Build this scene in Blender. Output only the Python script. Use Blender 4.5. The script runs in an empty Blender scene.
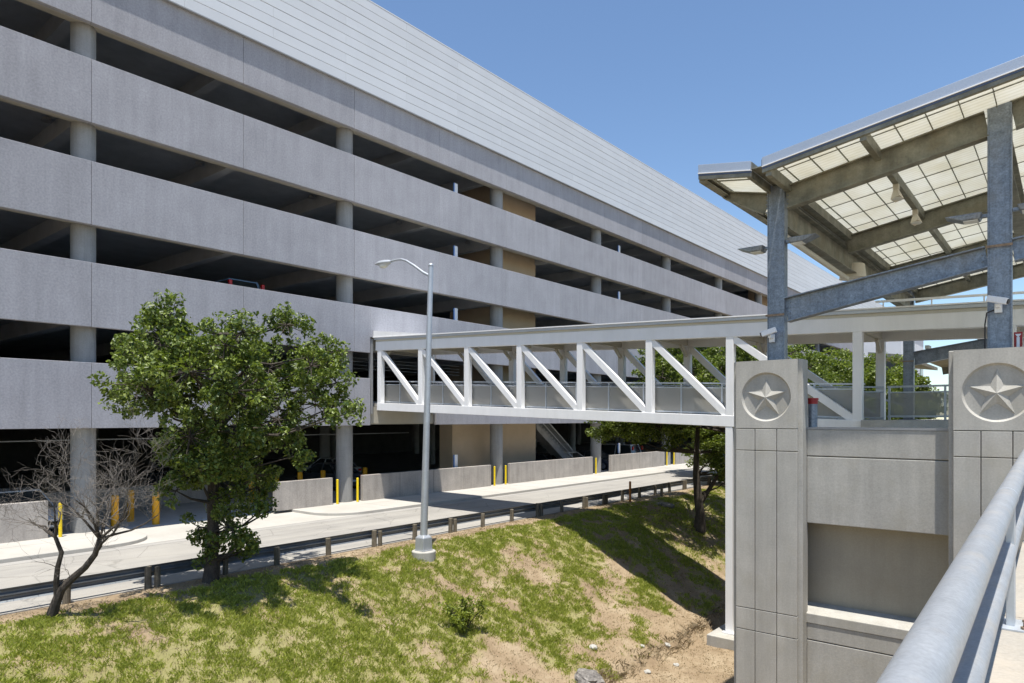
import bpy, math, random
import numpy as np
from mathutils import Vector, Matrix, noise

random.seed(7)
RNG = np.random.default_rng(11)
SC = bpy.context.scene
COL = SC.collection
EYE = 4.1          # eye height above the road (road surface is z = 0)

# ------------------------------------------------------------------ materials
def new_mat(name):
    m = bpy.data.materials.new(name)
    m.use_nodes = True
    nt = m.node_tree
    nt.nodes.clear()
    out = nt.nodes.new('ShaderNodeOutputMaterial')
    return m, nt, out

def N(nt, t, **kw):
    n = nt.nodes.new(t)
    for k, v in kw.items():
        if k in n.inputs:
            n.inputs[k].default_value = v
        else:
            setattr(n, k, v)
    return n

def ramp(nt, fac, stops):
    r = nt.nodes.new('ShaderNodeValToRGB')
    el = r.color_ramp.elements
    while len(el) < len(stops):
        el.new(0.5)
    for e, (p, c) in zip(el, stops):
        e.position = p
        e.color = (*c, 1) if len(c) == 3 else c
    nt.links.new(fac, r.inputs[0])
    return r.outputs[0]

def mixc(nt, fac, a, b, mode='MIX'):
    m = nt.nodes.new('ShaderNodeMix')
    m.data_type = 'RGBA'
    m.blend_type = mode
    def put(s, v):
        if hasattr(v, 'is_output'):
            nt.links.new(v, s)
        elif isinstance(v, (int, float)):
            s.default_value = v
        else:
            s.default_value = (*v, 1)
    put(m.inputs[0], fac)
    put(m.inputs[6], a)
    put(m.inputs[7], b)
    return m.outputs[2]

def coords(nt, scale=(1, 1, 1)):
    tc = nt.nodes.new('ShaderNodeTexCoord')
    mp = nt.nodes.new('ShaderNodeMapping')
    mp.inputs['Scale'].default_value = scale
    nt.links.new(tc.outputs['Object'], mp.inputs[0])
    return mp.outputs[0]

def noise_tex(nt, scale, detail=4, rough=.55, stretch=(1, 1, 1)):
    n = N(nt, 'ShaderNodeTexNoise', Scale=scale, Detail=detail, Roughness=rough)
    nt.links.new(coords(nt, stretch), n.inputs['Vector'])
    return n.outputs['Fac']

def surf(name, base, rough=.8, metal=0.0, var=.12, vscale=1.2, fine=.06, fscale=40,
         streak=0.0, streak_scale=2.0, bump=.15, bscale=60, island=0.0, tint=None, tint_amt=.5,
         tint_scale=.5, spec=.4, coat=0.0):
    """general weathered surface: broad mottling, fine grain, vertical streaks, tint per piece"""
    m, nt, out = new_mat(name)
    p = N(nt, 'ShaderNodeBsdfPrincipled', Roughness=rough, Metallic=metal)
    p.inputs['Specular IOR Level'].default_value = spec
    p.inputs['Coat Weight'].default_value = coat
    c = None
    n1 = noise_tex(nt, vscale, 5, .6)
    lo = tuple(max(0, x * (1 - var)) for x in base)
    hi = tuple(min(1, x * (1 + var)) for x in base)
    c = ramp(nt, n1, [(.3, lo), (.7, hi)])
    if fine:
        n2 = noise_tex(nt, fscale, 3, .6)
        g = ramp(nt, n2, [(.3, (1 - fine,) * 3), (.7, (1 + fine,) * 3)])
        c = mixc(nt, 1.0, c, g, 'MULTIPLY')
    if streak:
        n3 = noise_tex(nt, streak_scale, 4, .65, (1.6, 1.6, .12))
        g = ramp(nt, n3, [(.35, (1 - streak,) * 3), (.62, (1, 1, 1))])
        c = mixc(nt, 1.0, c, g, 'MULTIPLY')
    if tint:
        n4 = noise_tex(nt, tint_scale, 5, .65)
        f = ramp(nt, n4, [(.5, (0, 0, 0)), (.72, (tint_amt,) * 3)])
        c = mixc(nt, f, c, tint)
    if island:
        geo = nt.nodes.new('ShaderNodeNewGeometry')
        g = ramp(nt, geo.outputs['Random Per Island'], [(0, (1 - island,) * 3), (1, (1 + island,) * 3)])
        c = mixc(nt, 1.0, c, g, 'MULTIPLY')
    nt.links.new(c, p.inputs['Base Color'])
    if bump:
        b = N(nt, 'ShaderNodeBump', Strength=bump, Distance=.01)
        nt.links.new(noise_tex(nt, bscale, 4, .6), b.inputs['Height'])
        nt.links.new(b.outputs[0], p.inputs['Normal'])
    nt.links.new(p.outputs[0], out.inputs[0])
    return m

def leaf_mat(name, dark, light, trans=.35):
    m, nt, out = new_mat(name)
    geo = nt.nodes.new('ShaderNodeNewGeometry')
    c = ramp(nt, geo.outputs['Random Per Island'], [(0, dark), (.55, tuple((a + b) / 2 for a, b in zip(dark, light))), (1, light)])
    p = N(nt, 'ShaderNodeBsdfPrincipled', Roughness=.42)
    p.inputs['Specular IOR Level'].default_value = .45
    t = nt.nodes.new('ShaderNodeBsdfTranslucent')
    nt.links.new(c, p.inputs['Base Color'])
    c2 = mixc(nt, 1.0, c, (1.25, 1.35, .6), 'MULTIPLY')
    nt.links.new(c2, t.inputs['Color'])
    mx = nt.nodes.new('ShaderNodeMixShader')
    mx.inputs[0].default_value = trans
    nt.links.new(p.outputs[0], mx.inputs[1])
    nt.links.new(t.outputs[0], mx.inputs[2])
    nt.links.new(mx.outputs[0], out.inputs[0])
    return m

M = {}
M['precast'] = surf('precast_grey', (.365, .362, .388), .92, var=.08, vscale=.8, fine=.13, fscale=15, streak=.11, streak_scale=1.7, bump=.5, bscale=28, island=.085)
M['column'] = surf('cast_concrete', (.32, .32, .315), .85, var=.10, vscale=1.6, fine=.07, fscale=25, streak=.2, streak_scale=2.2, bump=.2)
M['soffit'] = surf('soffit_bounce_concrete', (.46, .43, .36), .9, var=.08, bump=.15)  # beige base colour includes light bounced up from the sunlit pavement
M['slab'] = surf('slab_concrete', (.46, .475, .48), .9, var=.12, bump=.15)
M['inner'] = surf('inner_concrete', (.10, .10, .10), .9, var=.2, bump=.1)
M['cladding'] = surf('metal_cladding', (.625, .645, .67), .5, metal=.0, var=.03, vscale=.7, fine=.03, fscale=60, bump=.06, bscale=90, island=.035, spec=.4)
M['trim'] = surf('trim_metal', (.33, .33, .33), .5, metal=.3, var=.06, bump=.0)
M['tan'] = surf('tan_stucco', (.53, .42, .295), .9, var=.06, fine=.08, fscale=35, bump=.2)
M['barrier'] = surf('barrier_concrete', (.43, .395, .36), .92, var=.15, vscale=1.1, fine=.12, fscale=18, streak=.18, streak_scale=2.6, bump=.4, island=.07)
M['walk'] = surf('pavement_concrete', (.45, .43, .39), .9, var=.06, vscale=.5, fine=.06, fscale=30, bump=.15, tint=(.33, .31, .27), tint_amt=.5, tint_scale=.35, island=.02)
M['road'] = surf('road_surface', (.325, .31, .282), .93, var=.10, vscale=.35, fine=.16, fscale=55, bump=.35, bscale=120, tint=(.255, .24, .222), tint_amt=.6, tint_scale=.22)
def road_wear():
    m = M['road']
    nt = m.node_tree
    p = next(n for n in nt.nodes if n.type == 'BSDF_PRINCIPLED')
    src = p.inputs['Base Color'].links[0].from_socket
    f = ramp(nt, noise_tex(nt, 1.6, 6, .62, (1, .045, 1)), [(.35, (.82, .82, .82)), (.5, (1, 1, 1)), (.68, (1.1, 1.09, 1.07))])
    c = mixc(nt, 1.0, src, f, 'MULTIPLY')
    v = N(nt, 'ShaderNodeTexVoronoi', Scale=.55)
    v.feature = 'DISTANCE_TO_EDGE'
    nz = N(nt, 'ShaderNodeTexNoise', Scale=3.0, Detail=5)
    nt.links.new(coords(nt), nz.inputs['Vector'])
    nt.links.new(mixc(nt, .12, coords(nt), nz.outputs['Color'], 'ADD'), v.inputs['Vector'])
    k = ramp(nt, v.outputs['Distance'], [(.0, (.55, .55, .55)), (.014, (1, 1, 1))])
    c = mixc(nt, .6, c, mixc(nt, 1.0, c, k, 'MULTIPLY'))
    nt.links.new(c, p.inputs['Base Color'])
road_wear()
M['gutter'] = surf('gutter_concrete', (.34, .325, .30), .92, var=.1, vscale=.6, fine=.1, bump=.2)
M['yellow'] = surf('safety_yellow', (.74, .36, .012), .5, var=.07, vscale=3, fine=.04, bump=.05, tint=(.42, .26, .06), tint_amt=.6, tint_scale=3)
M['yellow2'] = surf('bright_yellow', (.85, .62, .01), .5, var=.05, vscale=3, bump=.03)
M['white'] = surf('white_paint', (.89, .885, .88), .42, var=.025, vscale=1.0, fine=.02, streak=.05, streak_scale=2.5, bump=.03, bscale=20, tint=(.78, .77, .74), tint_amt=.5, tint_scale=.6)
M['offwhite'] = surf('offwhite_paint', (.66, .62, .52), .5, var=.04, bump=.03)
M['coping'] = surf('grey_coping', (.52, .55, .58), .4, metal=.25, var=.05, bump=.03)
M['galv'] = surf('galvanised_steel', (.245, .285, .335), .45, metal=.45, var=.22, vscale=9, fine=.26, fscale=34, streak=.22, streak_scale=4, bump=.08, bscale=50, tint=(.23, .20, .15), tint_amt=.45, tint_scale=1.1)
M['galv_warm'] = surf('weathered_galvanised', (.25, .25, .205), .6, metal=.25, var=.34, vscale=3, fine=.12, fscale=30, streak=.2, streak_scale=3, bump=.08, tint=(.24, .20, .125), tint_amt=.55, tint_scale=1.6)
M['galv_pole'] = surf('galvanised_pole', (.50, .53, .56), .45, metal=.45, var=.08, vscale=4, fine=.06, fscale=30, bump=.05)
M['rail'] = surf('galvanised_pipe', (.37, .385, .40), .5, metal=.4, var=.09, vscale=7, fine=.10, fscale=70, bump=.12, bscale=120, tint=(.50, .44, .36), tint_amt=.4, tint_scale=5, streak=.06)
M['fascia'] = surf('fascia_aluminium', (.50, .53, .57), .35, metal=.55, var=.04, bump=.02)
M['fascia_dark'] = surf('fascia_flashing', (.10, .13, .20), .5, metal=.3, var=.1, bump=.02)
M['pillar'] = surf('station_concrete', (.445, .43, .39), .9, var=.10, vscale=1.5, fine=.09, fscale=35, streak=.16, streak_scale=2, bump=.25, bscale=70, tint=(.37, .345, .28), tint_amt=.5, tint_scale=1.6, island=.015)
M['recess'] = surf('recess_concrete', (.40, .365, .29), .9, var=.06, streak=.1, bump=.15, tint=(.33, .28, .2), tint_amt=.4, tint_scale=.8)
M['deck'] = surf('deck_concrete', (.35, .32, .27), .92, var=.08, vscale=2.5, fine=.1, fscale=40, bump=.3, bscale=70, tint=(.5, .42, .32), tint_amt=.5, tint_scale=1.5)
M['wood'] = surf('weathered_wood', (.22, .19, .14), .9, var=.25, vscale=4, fine=.2, fscale=20, streak=.5, streak_scale=10, bump=.5, bscale=30, island=.25)
M['guard'] = surf('guardrail_steel', (.20, .22, .24), .45, metal=.5, var=.15, vscale=2, fine=.1, bump=.05)
M['bark'] = surf('tree_bark', (.075, .062, .05), .95, var=.3, vscale=6, fine=.3, fscale=30, streak=.4, streak_scale=10, bump=.9, bscale=22)
M['twig'] = surf('bare_twig', (.17, .152, .135), .9, var=.25, vscale=3, fine=.2, bump=.3, bscale=40)
M['leaf'] = leaf_mat('broad_leaf', (.045, .08, .012), (.235, .29, .06), .28)
M['leaf2'] = leaf_mat('oak_leaf', (.06, .095, .014), (.22, .27, .05), .35)
M['leaf3'] = leaf_mat('far_leaf', (.08, .12, .018), (.23, .27, .05), .4)
M['leaf4'] = leaf_mat('sapling_leaf', (.11, .15, .02), (.34, .38, .06), .4)
M['grass'] = leaf_mat('grass_blade', (.215, .255, .045), (.52, .545, .135), .45)
M['straw'] = leaf_mat('dry_straw', (.28, .215, .135), (.46, .37, .25), .2)
M['litter'] = leaf_mat('brown_litter', (.20, .15, .095), (.42, .34, .22), .1)
M['red'] = surf('red_paint', (.34, .025, .025), .45, var=.08, bump=.02)
M['sign_white'] = surf('sign_white', (.80, .82, .84), .5, var=.02, bump=0)
M['sign_blue'] = surf('sign_blue', (.10, .22, .50), .5, var=.04, bump=0)
M['rubber'] = surf('tyre_rubber', (.025, .025, .026), .8, var=.1, bump=.05)
M['chrome'] = surf('bright_alloy', (.6, .61, .62), .3, metal=.9, var=.04, bump=0)
M['black'] = surf('black_plastic', (.03, .03, .032), .5, var=.1, bump=0)
M['stone'] = surf('limestone_boulder', (.20, .185, .17), .95, var=.45, vscale=5, fine=.35, fscale=16, bump=1.0, bscale=12)
M['bolt'] = surf('rusty_bolt', (.30, .22, .15), .7, metal=.4, var=.3, vscale=20, bump=.1)
M['farwall'] = surf('far_facade', (.62, .65, .70), .8, var=.04, bump=0)
M['orange'] = surf('orange_marker', (.42, .17, .05), .7, var=.1, bump=.05)

def glass_mat():
    m, nt, out = new_mat('dark_glass')
    p = N(nt, 'ShaderNodeBsdfPrincipled', Roughness=.06, Metallic=0.0)
    p.inputs['Base Color'].default_value = (.03, .04, .045, 1)
    p.inputs['Specular IOR Level'].default_value = .8
    nt.links.new(p.outputs[0], out.inputs[0])
    return m
M['glass'] = glass_mat()

def paint(name, c):
    return surf(name, c, .3, var=.02, vscale=1, fine=0, bump=0, coat=.6)
M['car_silver'] = paint('car_paint_silver', (.68, .70, .73))
M['car_blue'] = paint('car_paint_blue', (.16, .30, .55))
M['car_white'] = paint('car_paint_white', (.78, .79, .80))
M['car_dark'] = paint('car_paint_dark', (.06, .07, .09))
M['car_red'] = paint('car_paint_red', (.5, .03, .03))
M['lamp_red'] = surf('tail_lamp_red', (.65, .02, .02), .2, var=.02, bump=0)
M['lamp_clear'] = surf('clear_lens', (.75, .76, .72), .15, var=.02, bump=0)

def fibreglass():
    """translucent ribbed roof sheet, lit through by the sun"""
    m, nt, out = new_mat('translucent_sheet')
    w = N(nt, 'ShaderNodeTexWave', Scale=2.6, Distortion=.15)
    w.bands_direction = 'Y'
    nt.links.new(coords(nt), w.inputs['Vector'])
    c = ramp(nt, w.outputs['Fac'], [(0, (.82, .82, .76)), (.6, (.91, .91, .87))])
    n1 = ramp(nt, noise_tex(nt, 1.3, 4, .6), [(.3, (.9, .88, .82)), (.7, (1, 1, 1))])
    c = mixc(nt, 1.0, c, n1, 'MULTIPLY')
    d = nt.nodes.new('ShaderNodeBsdfDiffuse')
    t = nt.nodes.new('ShaderNodeBsdfTranslucent')
    nt.links.new(c, d.inputs[0])
    nt.links.new(c, t.inputs[0])
    mx = nt.nodes.new('ShaderNodeMixShader')
    mx.inputs[0].default_value = .55
    nt.links.new(d.outputs[0], mx.inputs[1])
    nt.links.new(t.outputs[0], mx.inputs[2])
    nt.links.new(mx.outputs[0], out.inputs[0])
    return m
M['sheet'] = fibreglass()

def perforated():
    m, nt, out = new_mat('perforated_screen')
    p = N(nt, 'ShaderNodeBsdfPrincipled', Roughness=.5, Metallic=.2)
    p.inputs['Base Color'].default_value = (.44, .425, .385, 1)
    t = nt.nodes.new('ShaderNodeBsdfTransparent')
    mx = nt.nodes.new('ShaderNodeMixShader')
    mx.inputs[0].default_value = .45
    nt.links.new(p.outputs[0], mx.inputs[1])
    nt.links.new(t.outputs[0], mx.inputs[2])
    nt.links.new(mx.outputs[0], out.inputs[0])
    return m
M['perf'] = perforated()

def ground_mat():
    m, nt, out = new_mat('dry_ground')
    p = N(nt, 'ShaderNodeBsdfPrincipled', Roughness=.95)
    p.inputs['Specular IOR Level'].default_value = .15
    n1 = noise_tex(nt, .9, 8, .68)
    soil = ramp(nt, n1, [(.28, (.21, .15, .093)), (.5, (.30, .228, .148)), (.72, (.40, .325, .225))])
    n2 = noise_tex(nt, 26, 6, .75)
    g = ramp(nt, n2, [(.28, (.8, .79, .77)), (.5, (1, 1, 1)), (.75, (1.16, 1.15, 1.12))])
    soil = mixc(nt, 1.0, soil, g, 'MULTIPLY')
    a = nt.nodes.new('ShaderNodeAttribute')
    a.attribute_name = 'turf'
    n3 = noise_tex(nt, 9, 6, .7)
    add = N(nt, 'ShaderNodeMath', operation='ADD')
    nt.links.new(a.outputs['Fac'], add.inputs[0])
    nt.links.new(n3, add.inputs[1])
    f = ramp(nt, add.outputs[0], [(.60, (0, 0, 0)), (1.05, (.62, .62, .62))])
    gr = ramp(nt, n2, [(.3, (.15, .165, .045)), (.7, (.29, .295, .10))])
    c = mixc(nt, f, soil, gr)
    nt.links.new(c, p.inputs['Base Color'])
    b = N(nt, 'ShaderNodeBump', Strength=.5, Distance=.04)
    nt.links.new(noise_tex(nt, 14, 8, .75), b.inputs['Height'])
    nt.links.new(b.outputs[0], p.inputs['Normal'])
    nt.links.new(p.outputs[0], out.inputs[0])
    return m
M['ground'] = ground_mat()

# ------------------------------------------------------------------ mesh builder
class MB:
    def __init__(self):
        self.v = []
        self.f = []
    def add(self, vs, fs):
        o = len(self.v)
        self.v.extend([tuple(p) for p in vs])
        self.f.extend([tuple(i + o for i in f) for f in fs])
        return self
    def box(self, x0, x1, y0, y1, z0, z1):
        if x0 > x1: x0, x1 = x1, x0
        if y0 > y1: y0, y1 = y1, y0
        if z0 > z1: z0, z1 = z1, z0
        v = [(x0, y0, z0), (x1, y0, z0), (x1, y1, z0), (x0, y1, z0), (x0, y0, z1), (x1, y0, z1), (x1, y1, z1), (x0, y1, z1)]
        return self.add(v, [(3, 2, 1, 0), (4, 5, 6, 7), (0, 1, 5, 4), (1, 2, 6, 5), (2, 3, 7, 6), (3, 0, 4, 7)])
    def hexa(self, b, t):
        return self.add(list(b) + list(t), [(3, 2, 1, 0), (4, 5, 6, 7), (0, 1, 5, 4), (1, 2, 6, 5), (2, 3, 7, 6), (3, 0, 4, 7)])
    def frame(self, p, q, up=(0, 0, 1)):
        p, q = Vector(p), Vector(q)
        d = (q - p).normalized()
        u = Vector(up)
        s = d.cross(u)
        if s.length < 1e-5:
            s = d.cross(Vector((0, 1, 0)))
        s.normalize()
        u = s.cross(d).normalized()
        return p, q, d, s, u
    def beam(self, p, q, w, h, up=(0, 0, 1), w2=None, h2=None, off=(0, 0), hoff2=None):
        """rectangular bar; w across, h along up"""
        p, q, d, s, u = self.frame(p, q, up)
        w2 = w if w2 is None else w2
        h2 = h if h2 is None else h2
        a, b = off
        b2 = b if hoff2 is None else hoff2
        B = [p + s * (a + x * w / 2) + u * (b + y * h / 2) for x, y in ((-1, -1), (1, -1), (1, 1), (-1, 1))]
        T = [q + s * (a + x * w2 / 2) + u * (b2 + y * h2 / 2) for x, y in ((-1, -1), (1, -1), (1, 1), (-1, 1))]
        return self.hexa(B, T)
    def ibeam(self, p, q, depth, bf, tf=.022, tw=.014, up=(0, 0, 1), depth2=None):
        """I section; centre line p-q, flanges at top and bottom along up; may taper"""
        d2 = depth if depth2 is None else depth2
        self.beam(p, q, bf, tf, up, off=(0, depth / 2 - tf / 2), hoff2=d2 / 2 - tf / 2)
        self.beam(p, q, bf, tf, up, off=(0, -depth / 2 + tf / 2), hoff2=-d2 / 2 + tf / 2)
        self.beam(p, q, tw, depth - 2 * tf, up, h2=d2 - 2 * tf)
        return self
    def cyl(self, p, q, r0, r1=None, n=16, caps=True):
        p, q, d, s, u = self.frame(p, q)
        r1 = r0 if r1 is None else r1
        vs, fs = [], []
        for c, r in ((p, r0), (q, r1)):
            for i in range(n):
                a = 2 * math.pi * i / n
                vs.append(c + s * (math.cos(a) * r) + u * (math.sin(a) * r))
        for i in range(n):
            j = (i + 1) % n
            fs.append((i, j, n + j, n + i))
        if caps:
            fs.append(tuple(range(n))[::-1])
            fs.append(tuple(range(n, 2 * n)))
        return self.add(vs, fs)
    def tube(self, pts, radii, n=8):
        pts = [Vector(p) for p in pts]
        vs, fs = [], []
        side = None
        for i, p in enumerate(pts):
            d = (pts[min(i + 1, len(pts) - 1)] - pts[max(i - 1, 0)])
            d = d.normalized() if d.length > 1e-6 else Vector((0, 0, 1))
            if side is None:
                side = d.cross(Vector((0, 0, 1)))
                if side.length < .05:
                    side = d.cross(Vector((1, 0, 0)))
            side = (side - d * side.dot(d)).normalized()
            up = d.cross(side)
            for k in range(n):
                a = 2 * math.pi * k / n
                vs.append(p + (side * math.cos(a) + up * math.sin(a)) * radii[i])
        L = len(pts)
        for i in range(L - 1):
            for k in range(n):
                k2 = (k + 1) % n
                fs.append((i * n + k, i * n + k2, (i + 1) * n + k2, (i + 1) * n + k))
        fs.append(tuple(range(n))[::-1])
        fs.append(tuple(range((L - 1) * n, L * n)))
        return self.add(vs, fs)
    def prism(self, poly, vec):
        """poly: 3D points in order, extruded by vec"""
        n = len(poly)
        P = [Vector(p) for p in poly]
        Q = [p + Vector(vec) for p in P]
        fs = [tuple(range(n))[::-1], tuple(range(n, 2 * n))]
        for i in range(n):
            j = (i + 1) % n
            fs.append((i, j, n + j, n + i))
        return self.add(P + Q, fs)
    def ball(self, c, r, n=10, m=6, squash=(1, 1, 1)):
        c = Vector(c)
        vs = [c + Vector((0, 0, r * squash[2]))]
        for i in range(1, m):
            t = math.pi * i / m
            for k in range(n):
                a = 2 * math.pi * k / n
                vs.append(c + Vector((math.sin(t) * math.cos(a) * r * squash[0], math.sin(t) * math.sin(a) * r * squash[1], math.cos(t) * r * squash[2])))
        vs.append(c - Vector((0, 0, r * squash[2])))
        fs = []
        for k in range(n):
            fs.append((0, 1 + k, 1 + (k + 1) % n))
        for i in range(m - 2):
            for k in range(n):
                a = 1 + i * n + k
                b = 1 + i * n + (k + 1) % n
                fs.append((a, a + n, b + n, b))
        last = len(vs) - 1
        for k in range(n):
            fs.append((last, 1 + (m - 2) * n + (k + 1) % n, 1 + (m - 2) * n + k))
        return self.add(vs, fs)

ROOT_LOC = {}
def world_loc(o):
    v = Vector((0, 0, 0))
    while o is not None:
        v = v + Vector(o.location)
        o = o.parent
    return v

def obj(name, mb, mat, parent=None, smooth=False, bevel=0.0, loc=None, local=False):
    """link one mesh object; builder coordinates are world coordinates unless local=True"""
    me = bpy.data.meshes.new(name)
    base = Vector((0, 0, 0))
    if parent is not None and not local:
        base = world_loc(parent)
    if loc is not None:
        base = base + (Vector(loc) if parent is None else Vector((0, 0, 0)))
    vs = [(p[0] - base.x, p[1] - base.y, p[2] - base.z) for p in mb.v]
    me.from_pydata(vs, [], mb.f)
    me.update()
    if smooth:
        me.polygons.foreach_set('use_smooth', [True] * len(me.polygons))
        me.set_sharp_from_angle(angle=math.radians(38))
    me.materials.append(M[mat] if isinstance(mat, str) else mat)
    o = bpy.data.objects.new(name, me)
    COL.objects.link(o)
    if loc is not None and parent is None:
        o.location = loc
    if parent is not None:
        o.parent = parent
    if bevel:
        b = o.modifiers.new('bevel', 'BEVEL')
        b.width = bevel
        b.segments = 2
        b.limit_method = 'ANGLE'
        b.angle_limit = math.radians(40)
    return o

def tag(o, label=None, cat=None, group=None, kind=None):
    if label: o['label'] = label
    if cat: o['category'] = cat
    if group: o['group'] = group
    if kind: o['kind'] = kind
    return o

def thing(name, label, cat, loc=(0, 0, 0), group=None):
    o = bpy.data.objects.new(name, None)
    o.empty_display_size = .3
    COL.objects.link(o)
    o.location = loc
    return tag(o, label, cat, group)

def copy_tree(o, parent=None):
    c = o.copy()
    COL.objects.link(c)
    c.parent = parent
    for ch in list(o.children):
        copy_tree(ch, c)
    return c

def structure(name, mb, mat, **kw):
    o = obj(name, mb, mat, **kw)
    return tag(o, kind='structure')

# ------------------------------------------------------------------ ground
PX = [-17.9, -17.5, -17.0, -16.1, -15.6, -14.85, -13.44, -11.98, -10.9, -10.15, -9.68, -9.5, -8.8, -6, 4]
PZ = [-.2, -.06, .02, .02, -.14, -.38, -1.16, -1.94, -2.42, -2.66, -2.82, -3.08, -3.14, -3.2, -3.3]
def base_z(x):
    return float(np.interp(x, PX, PZ))
def ground_z(x, y):
    z = 0.0
    for d, w in ((-.12, .2), (0, .6), (.12, .2)):
        z += w * base_z(x + d - max(0, min(.6, (y - 22) * .12)) * (1 if x > -14.5 else max(0, (x + 16) / 1.5)) + (.10 * math.sin(y * .9) + .08 * math.sin(y * 2.3 + 1)) * (1 if -10.5 < x < -8 else 0.0))
    if -17.2 < x < -6:
        k = min(1, (x + 17.2) / 1.0)
        z += k * (.07 * noise.noise((x * .9, y * .9, 0)) + .035 * noise.noise((x * 2.6, y * 2.6, 3)))
    return z
def turf(x, y):
    n = noise.fractal((x * .75, y * .75, 5.2), 1.0, 2.0, 4) + .6 * noise.noise((x * 2.2, y * 2.2, 1.7))
    bias = .40
    bias += .14 * (1 if y < 11 else 0) * 1.0
    bias -= max(0, min(1, (y - 13) / 8)) * .20 * max(0, min(1, (x + 15.6) / 2.5))
    bias -= max(0, (x + 11.8)) * .16
    bias -= max(0, (-16.05 - x)) * 1.9
    if x > -9.6: bias -= .8
    return .5 * n + bias

def build_ground():
    xs = [-700, -300, -120, -70, -40, -26, -20, -18] + list(np.arange(-17.5, -8.59, .14)) + [-8.2, -7.6, -7, -6, -4, 0, 6, 20, 60, 160, 300, 700]
    ys = [-700, -300, -120, -50, -20, -8, -4, -2] + list(np.arange(-1, 44.01, .16)) + [45, 47, 50, 55, 62, 70, 85, 110, 150, 220, 320, 500, 900]
    nx, ny = len(xs), len(ys)
    vs, at = [], []
    for y in ys:
        for x in xs:
            vs.append((x, y, ground_z(x, y)))
            at.append(max(-1, min(1, turf(x, y))) if (-18 < x < 20) else -.6)
    fs = [(j * nx + i, j * nx + i + 1, (j + 1) * nx + i + 1, (j + 1) * nx + i) for j in range(ny - 1) for i in range(nx - 1)]
    mb = MB()
    mb.v, mb.f = vs, fs
    o = structure('ground', mb, 'ground', smooth=True)
    a = o.data.attributes.new('turf', 'FLOAT', 'POINT')
    a.data.foreach_set('value', at)
build_ground()

def blades(name, mat, pts, nblade, hmin, hmax, wid, lean, label, cat):
    """one mesh of many narrow two-triangle blades"""
    P = np.repeat(np.array(pts), nblade, axis=0)
    n = len(P)
    P[:, 0] += RNG.normal(0, .045, n)
    P[:, 1] += RNG.normal(0, .045, n)
    h = RNG.uniform(hmin, hmax, n)
    a = RNG.uniform(0, 2 * np.pi, n)
    w = wid * RNG.uniform(.6, 1.3, n)
    ln = RNG.uniform(.1, 1, n) * lean
    b = RNG.uniform(0, 2 * np.pi, n)
    dx, dy = np.cos(a) * w / 2, np.sin(a) * w / 2
    V = np.zeros((n, 4, 3))
    V[:, 0] = P + np.stack([-dx, -dy, np.full(n, -.02)], 1)
    V[:, 1] = P + np.stack([dx, dy, np.full(n, -.02)], 1)
    mid = P + np.stack([np.cos(b) * ln * h * .35, np.sin(b) * ln * h * .35, h * .62], 1)
    V[:, 2] = mid + np.stack([dx, dy, np.zeros(n)], 1) * .8
    V[:, 3] = P + np.stack([np.cos(b) * ln * h, np.sin(b) * ln * h, h], 1)
    me = bpy.data.meshes.new(name)
    F = np.arange(n * 4).reshape(n, 4)
    me.vertices.add(n * 4)
    me.vertices.foreach_set('co', V.reshape(-1))
    me.loops.add(n * 4)
    me.loops.foreach_set('vertex_index', F.reshape(-1))
    me.polygons.add(n)
    me.polygons.foreach_set('loop_start', np.arange(n) * 4)
    me.update(calc_edges=True)
    me.materials.append(M[mat])
    o = bpy.data.objects.new(name, me)
    COL.objects.link(o)
    return tag(o, label, cat, kind='stuff')

def scatter_grass():
    g, s, q = [], [], []
    tries = 230000
    X = RNG.uniform(-17, -7.4, tries)
    Y = RNG.uniform(1.5, 40, tries)
    for x, y in zip(X, Y):
        if y > 26 and random.random() < .6:
            continue
        t = turf(x, y)
        tuft = noise.noise((x * 4.6, y * 4.6, 9.1))
        tuft += .7 * noise.noise((x * 1.9, y * 1.9, 4.4))
        p = max(0, min(1, (t - .0) / .38)) * (.52 + 1.3 * tuft)
        if random.random() < p * .85:
            g.append((x, y, ground_z(x, y)))
        elif random.random() < .15:
            s.append((x, y, ground_z(x, y)))
    blades('grass', 'grass', g, 7, .025, .10, .013, 1.3, 'short green grass growing in ragged tufts on the sloping bank', 'grass')
    blades('dry_grass', 'straw', s, 5, .008, .035, .012, 2.4, 'dry straw coloured grass and litter on the bare soil of the bank', 'dry grass')
    for k in range(420):
        y = random.uniform(10, 24)
        x = -9.62 + random.gauss(0, .10) - .10 * math.sin(y * .9)
        q.append((x, y, ground_z(x, y)))
    blades('root_litter', 'litter', q, 5, .04, .16, .016, 2.0, 'ragged dry roots and litter along the broken lower edge of the bank', 'litter')
scatter_grass()

# road, pavement, driveway
Y0, Y1 = -60, 230
structure('road', MB().box(-23.3, -17.28, Y0, Y1, -.3, 0), 'road')
def pavement():
    def slab(name, ya, yb, round_a, round_b):
        r = 1.6
        poly = []
        if round_a:
            poly += [(-23.3 - r + r * math.sin(t), ya + r - r * math.cos(t)) for t in [i * math.pi / 16 for i in range(9)]]
        else:
            poly += [(-23.3, ya)]
        if round_b:
            poly += [(-23.3 - r + r * math.cos(t), yb - r + r * math.sin(t)) for t in [i * math.pi / 16 for i in range(9)]]
        else:
            poly += [(-23.3, yb)]
        poly += [(-27.6, yb), (-27.6, ya)]
        # kerb strip then flags, each a separate island with a fine joint
        structure(name, MB().prism([(x, y, -.2) for x, y in poly], (0, 0, .33)), 'walk', bevel=.02)
    slab('pavement', Y0, 10.2, False, True)
    slab('pavement', 16.9, Y1, True, False)
    structure('driveway', MB().box(-40, -23.28, 8.3, 18.8, -.15, .014), 'walk')
pavement()
jm = MB()
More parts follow.
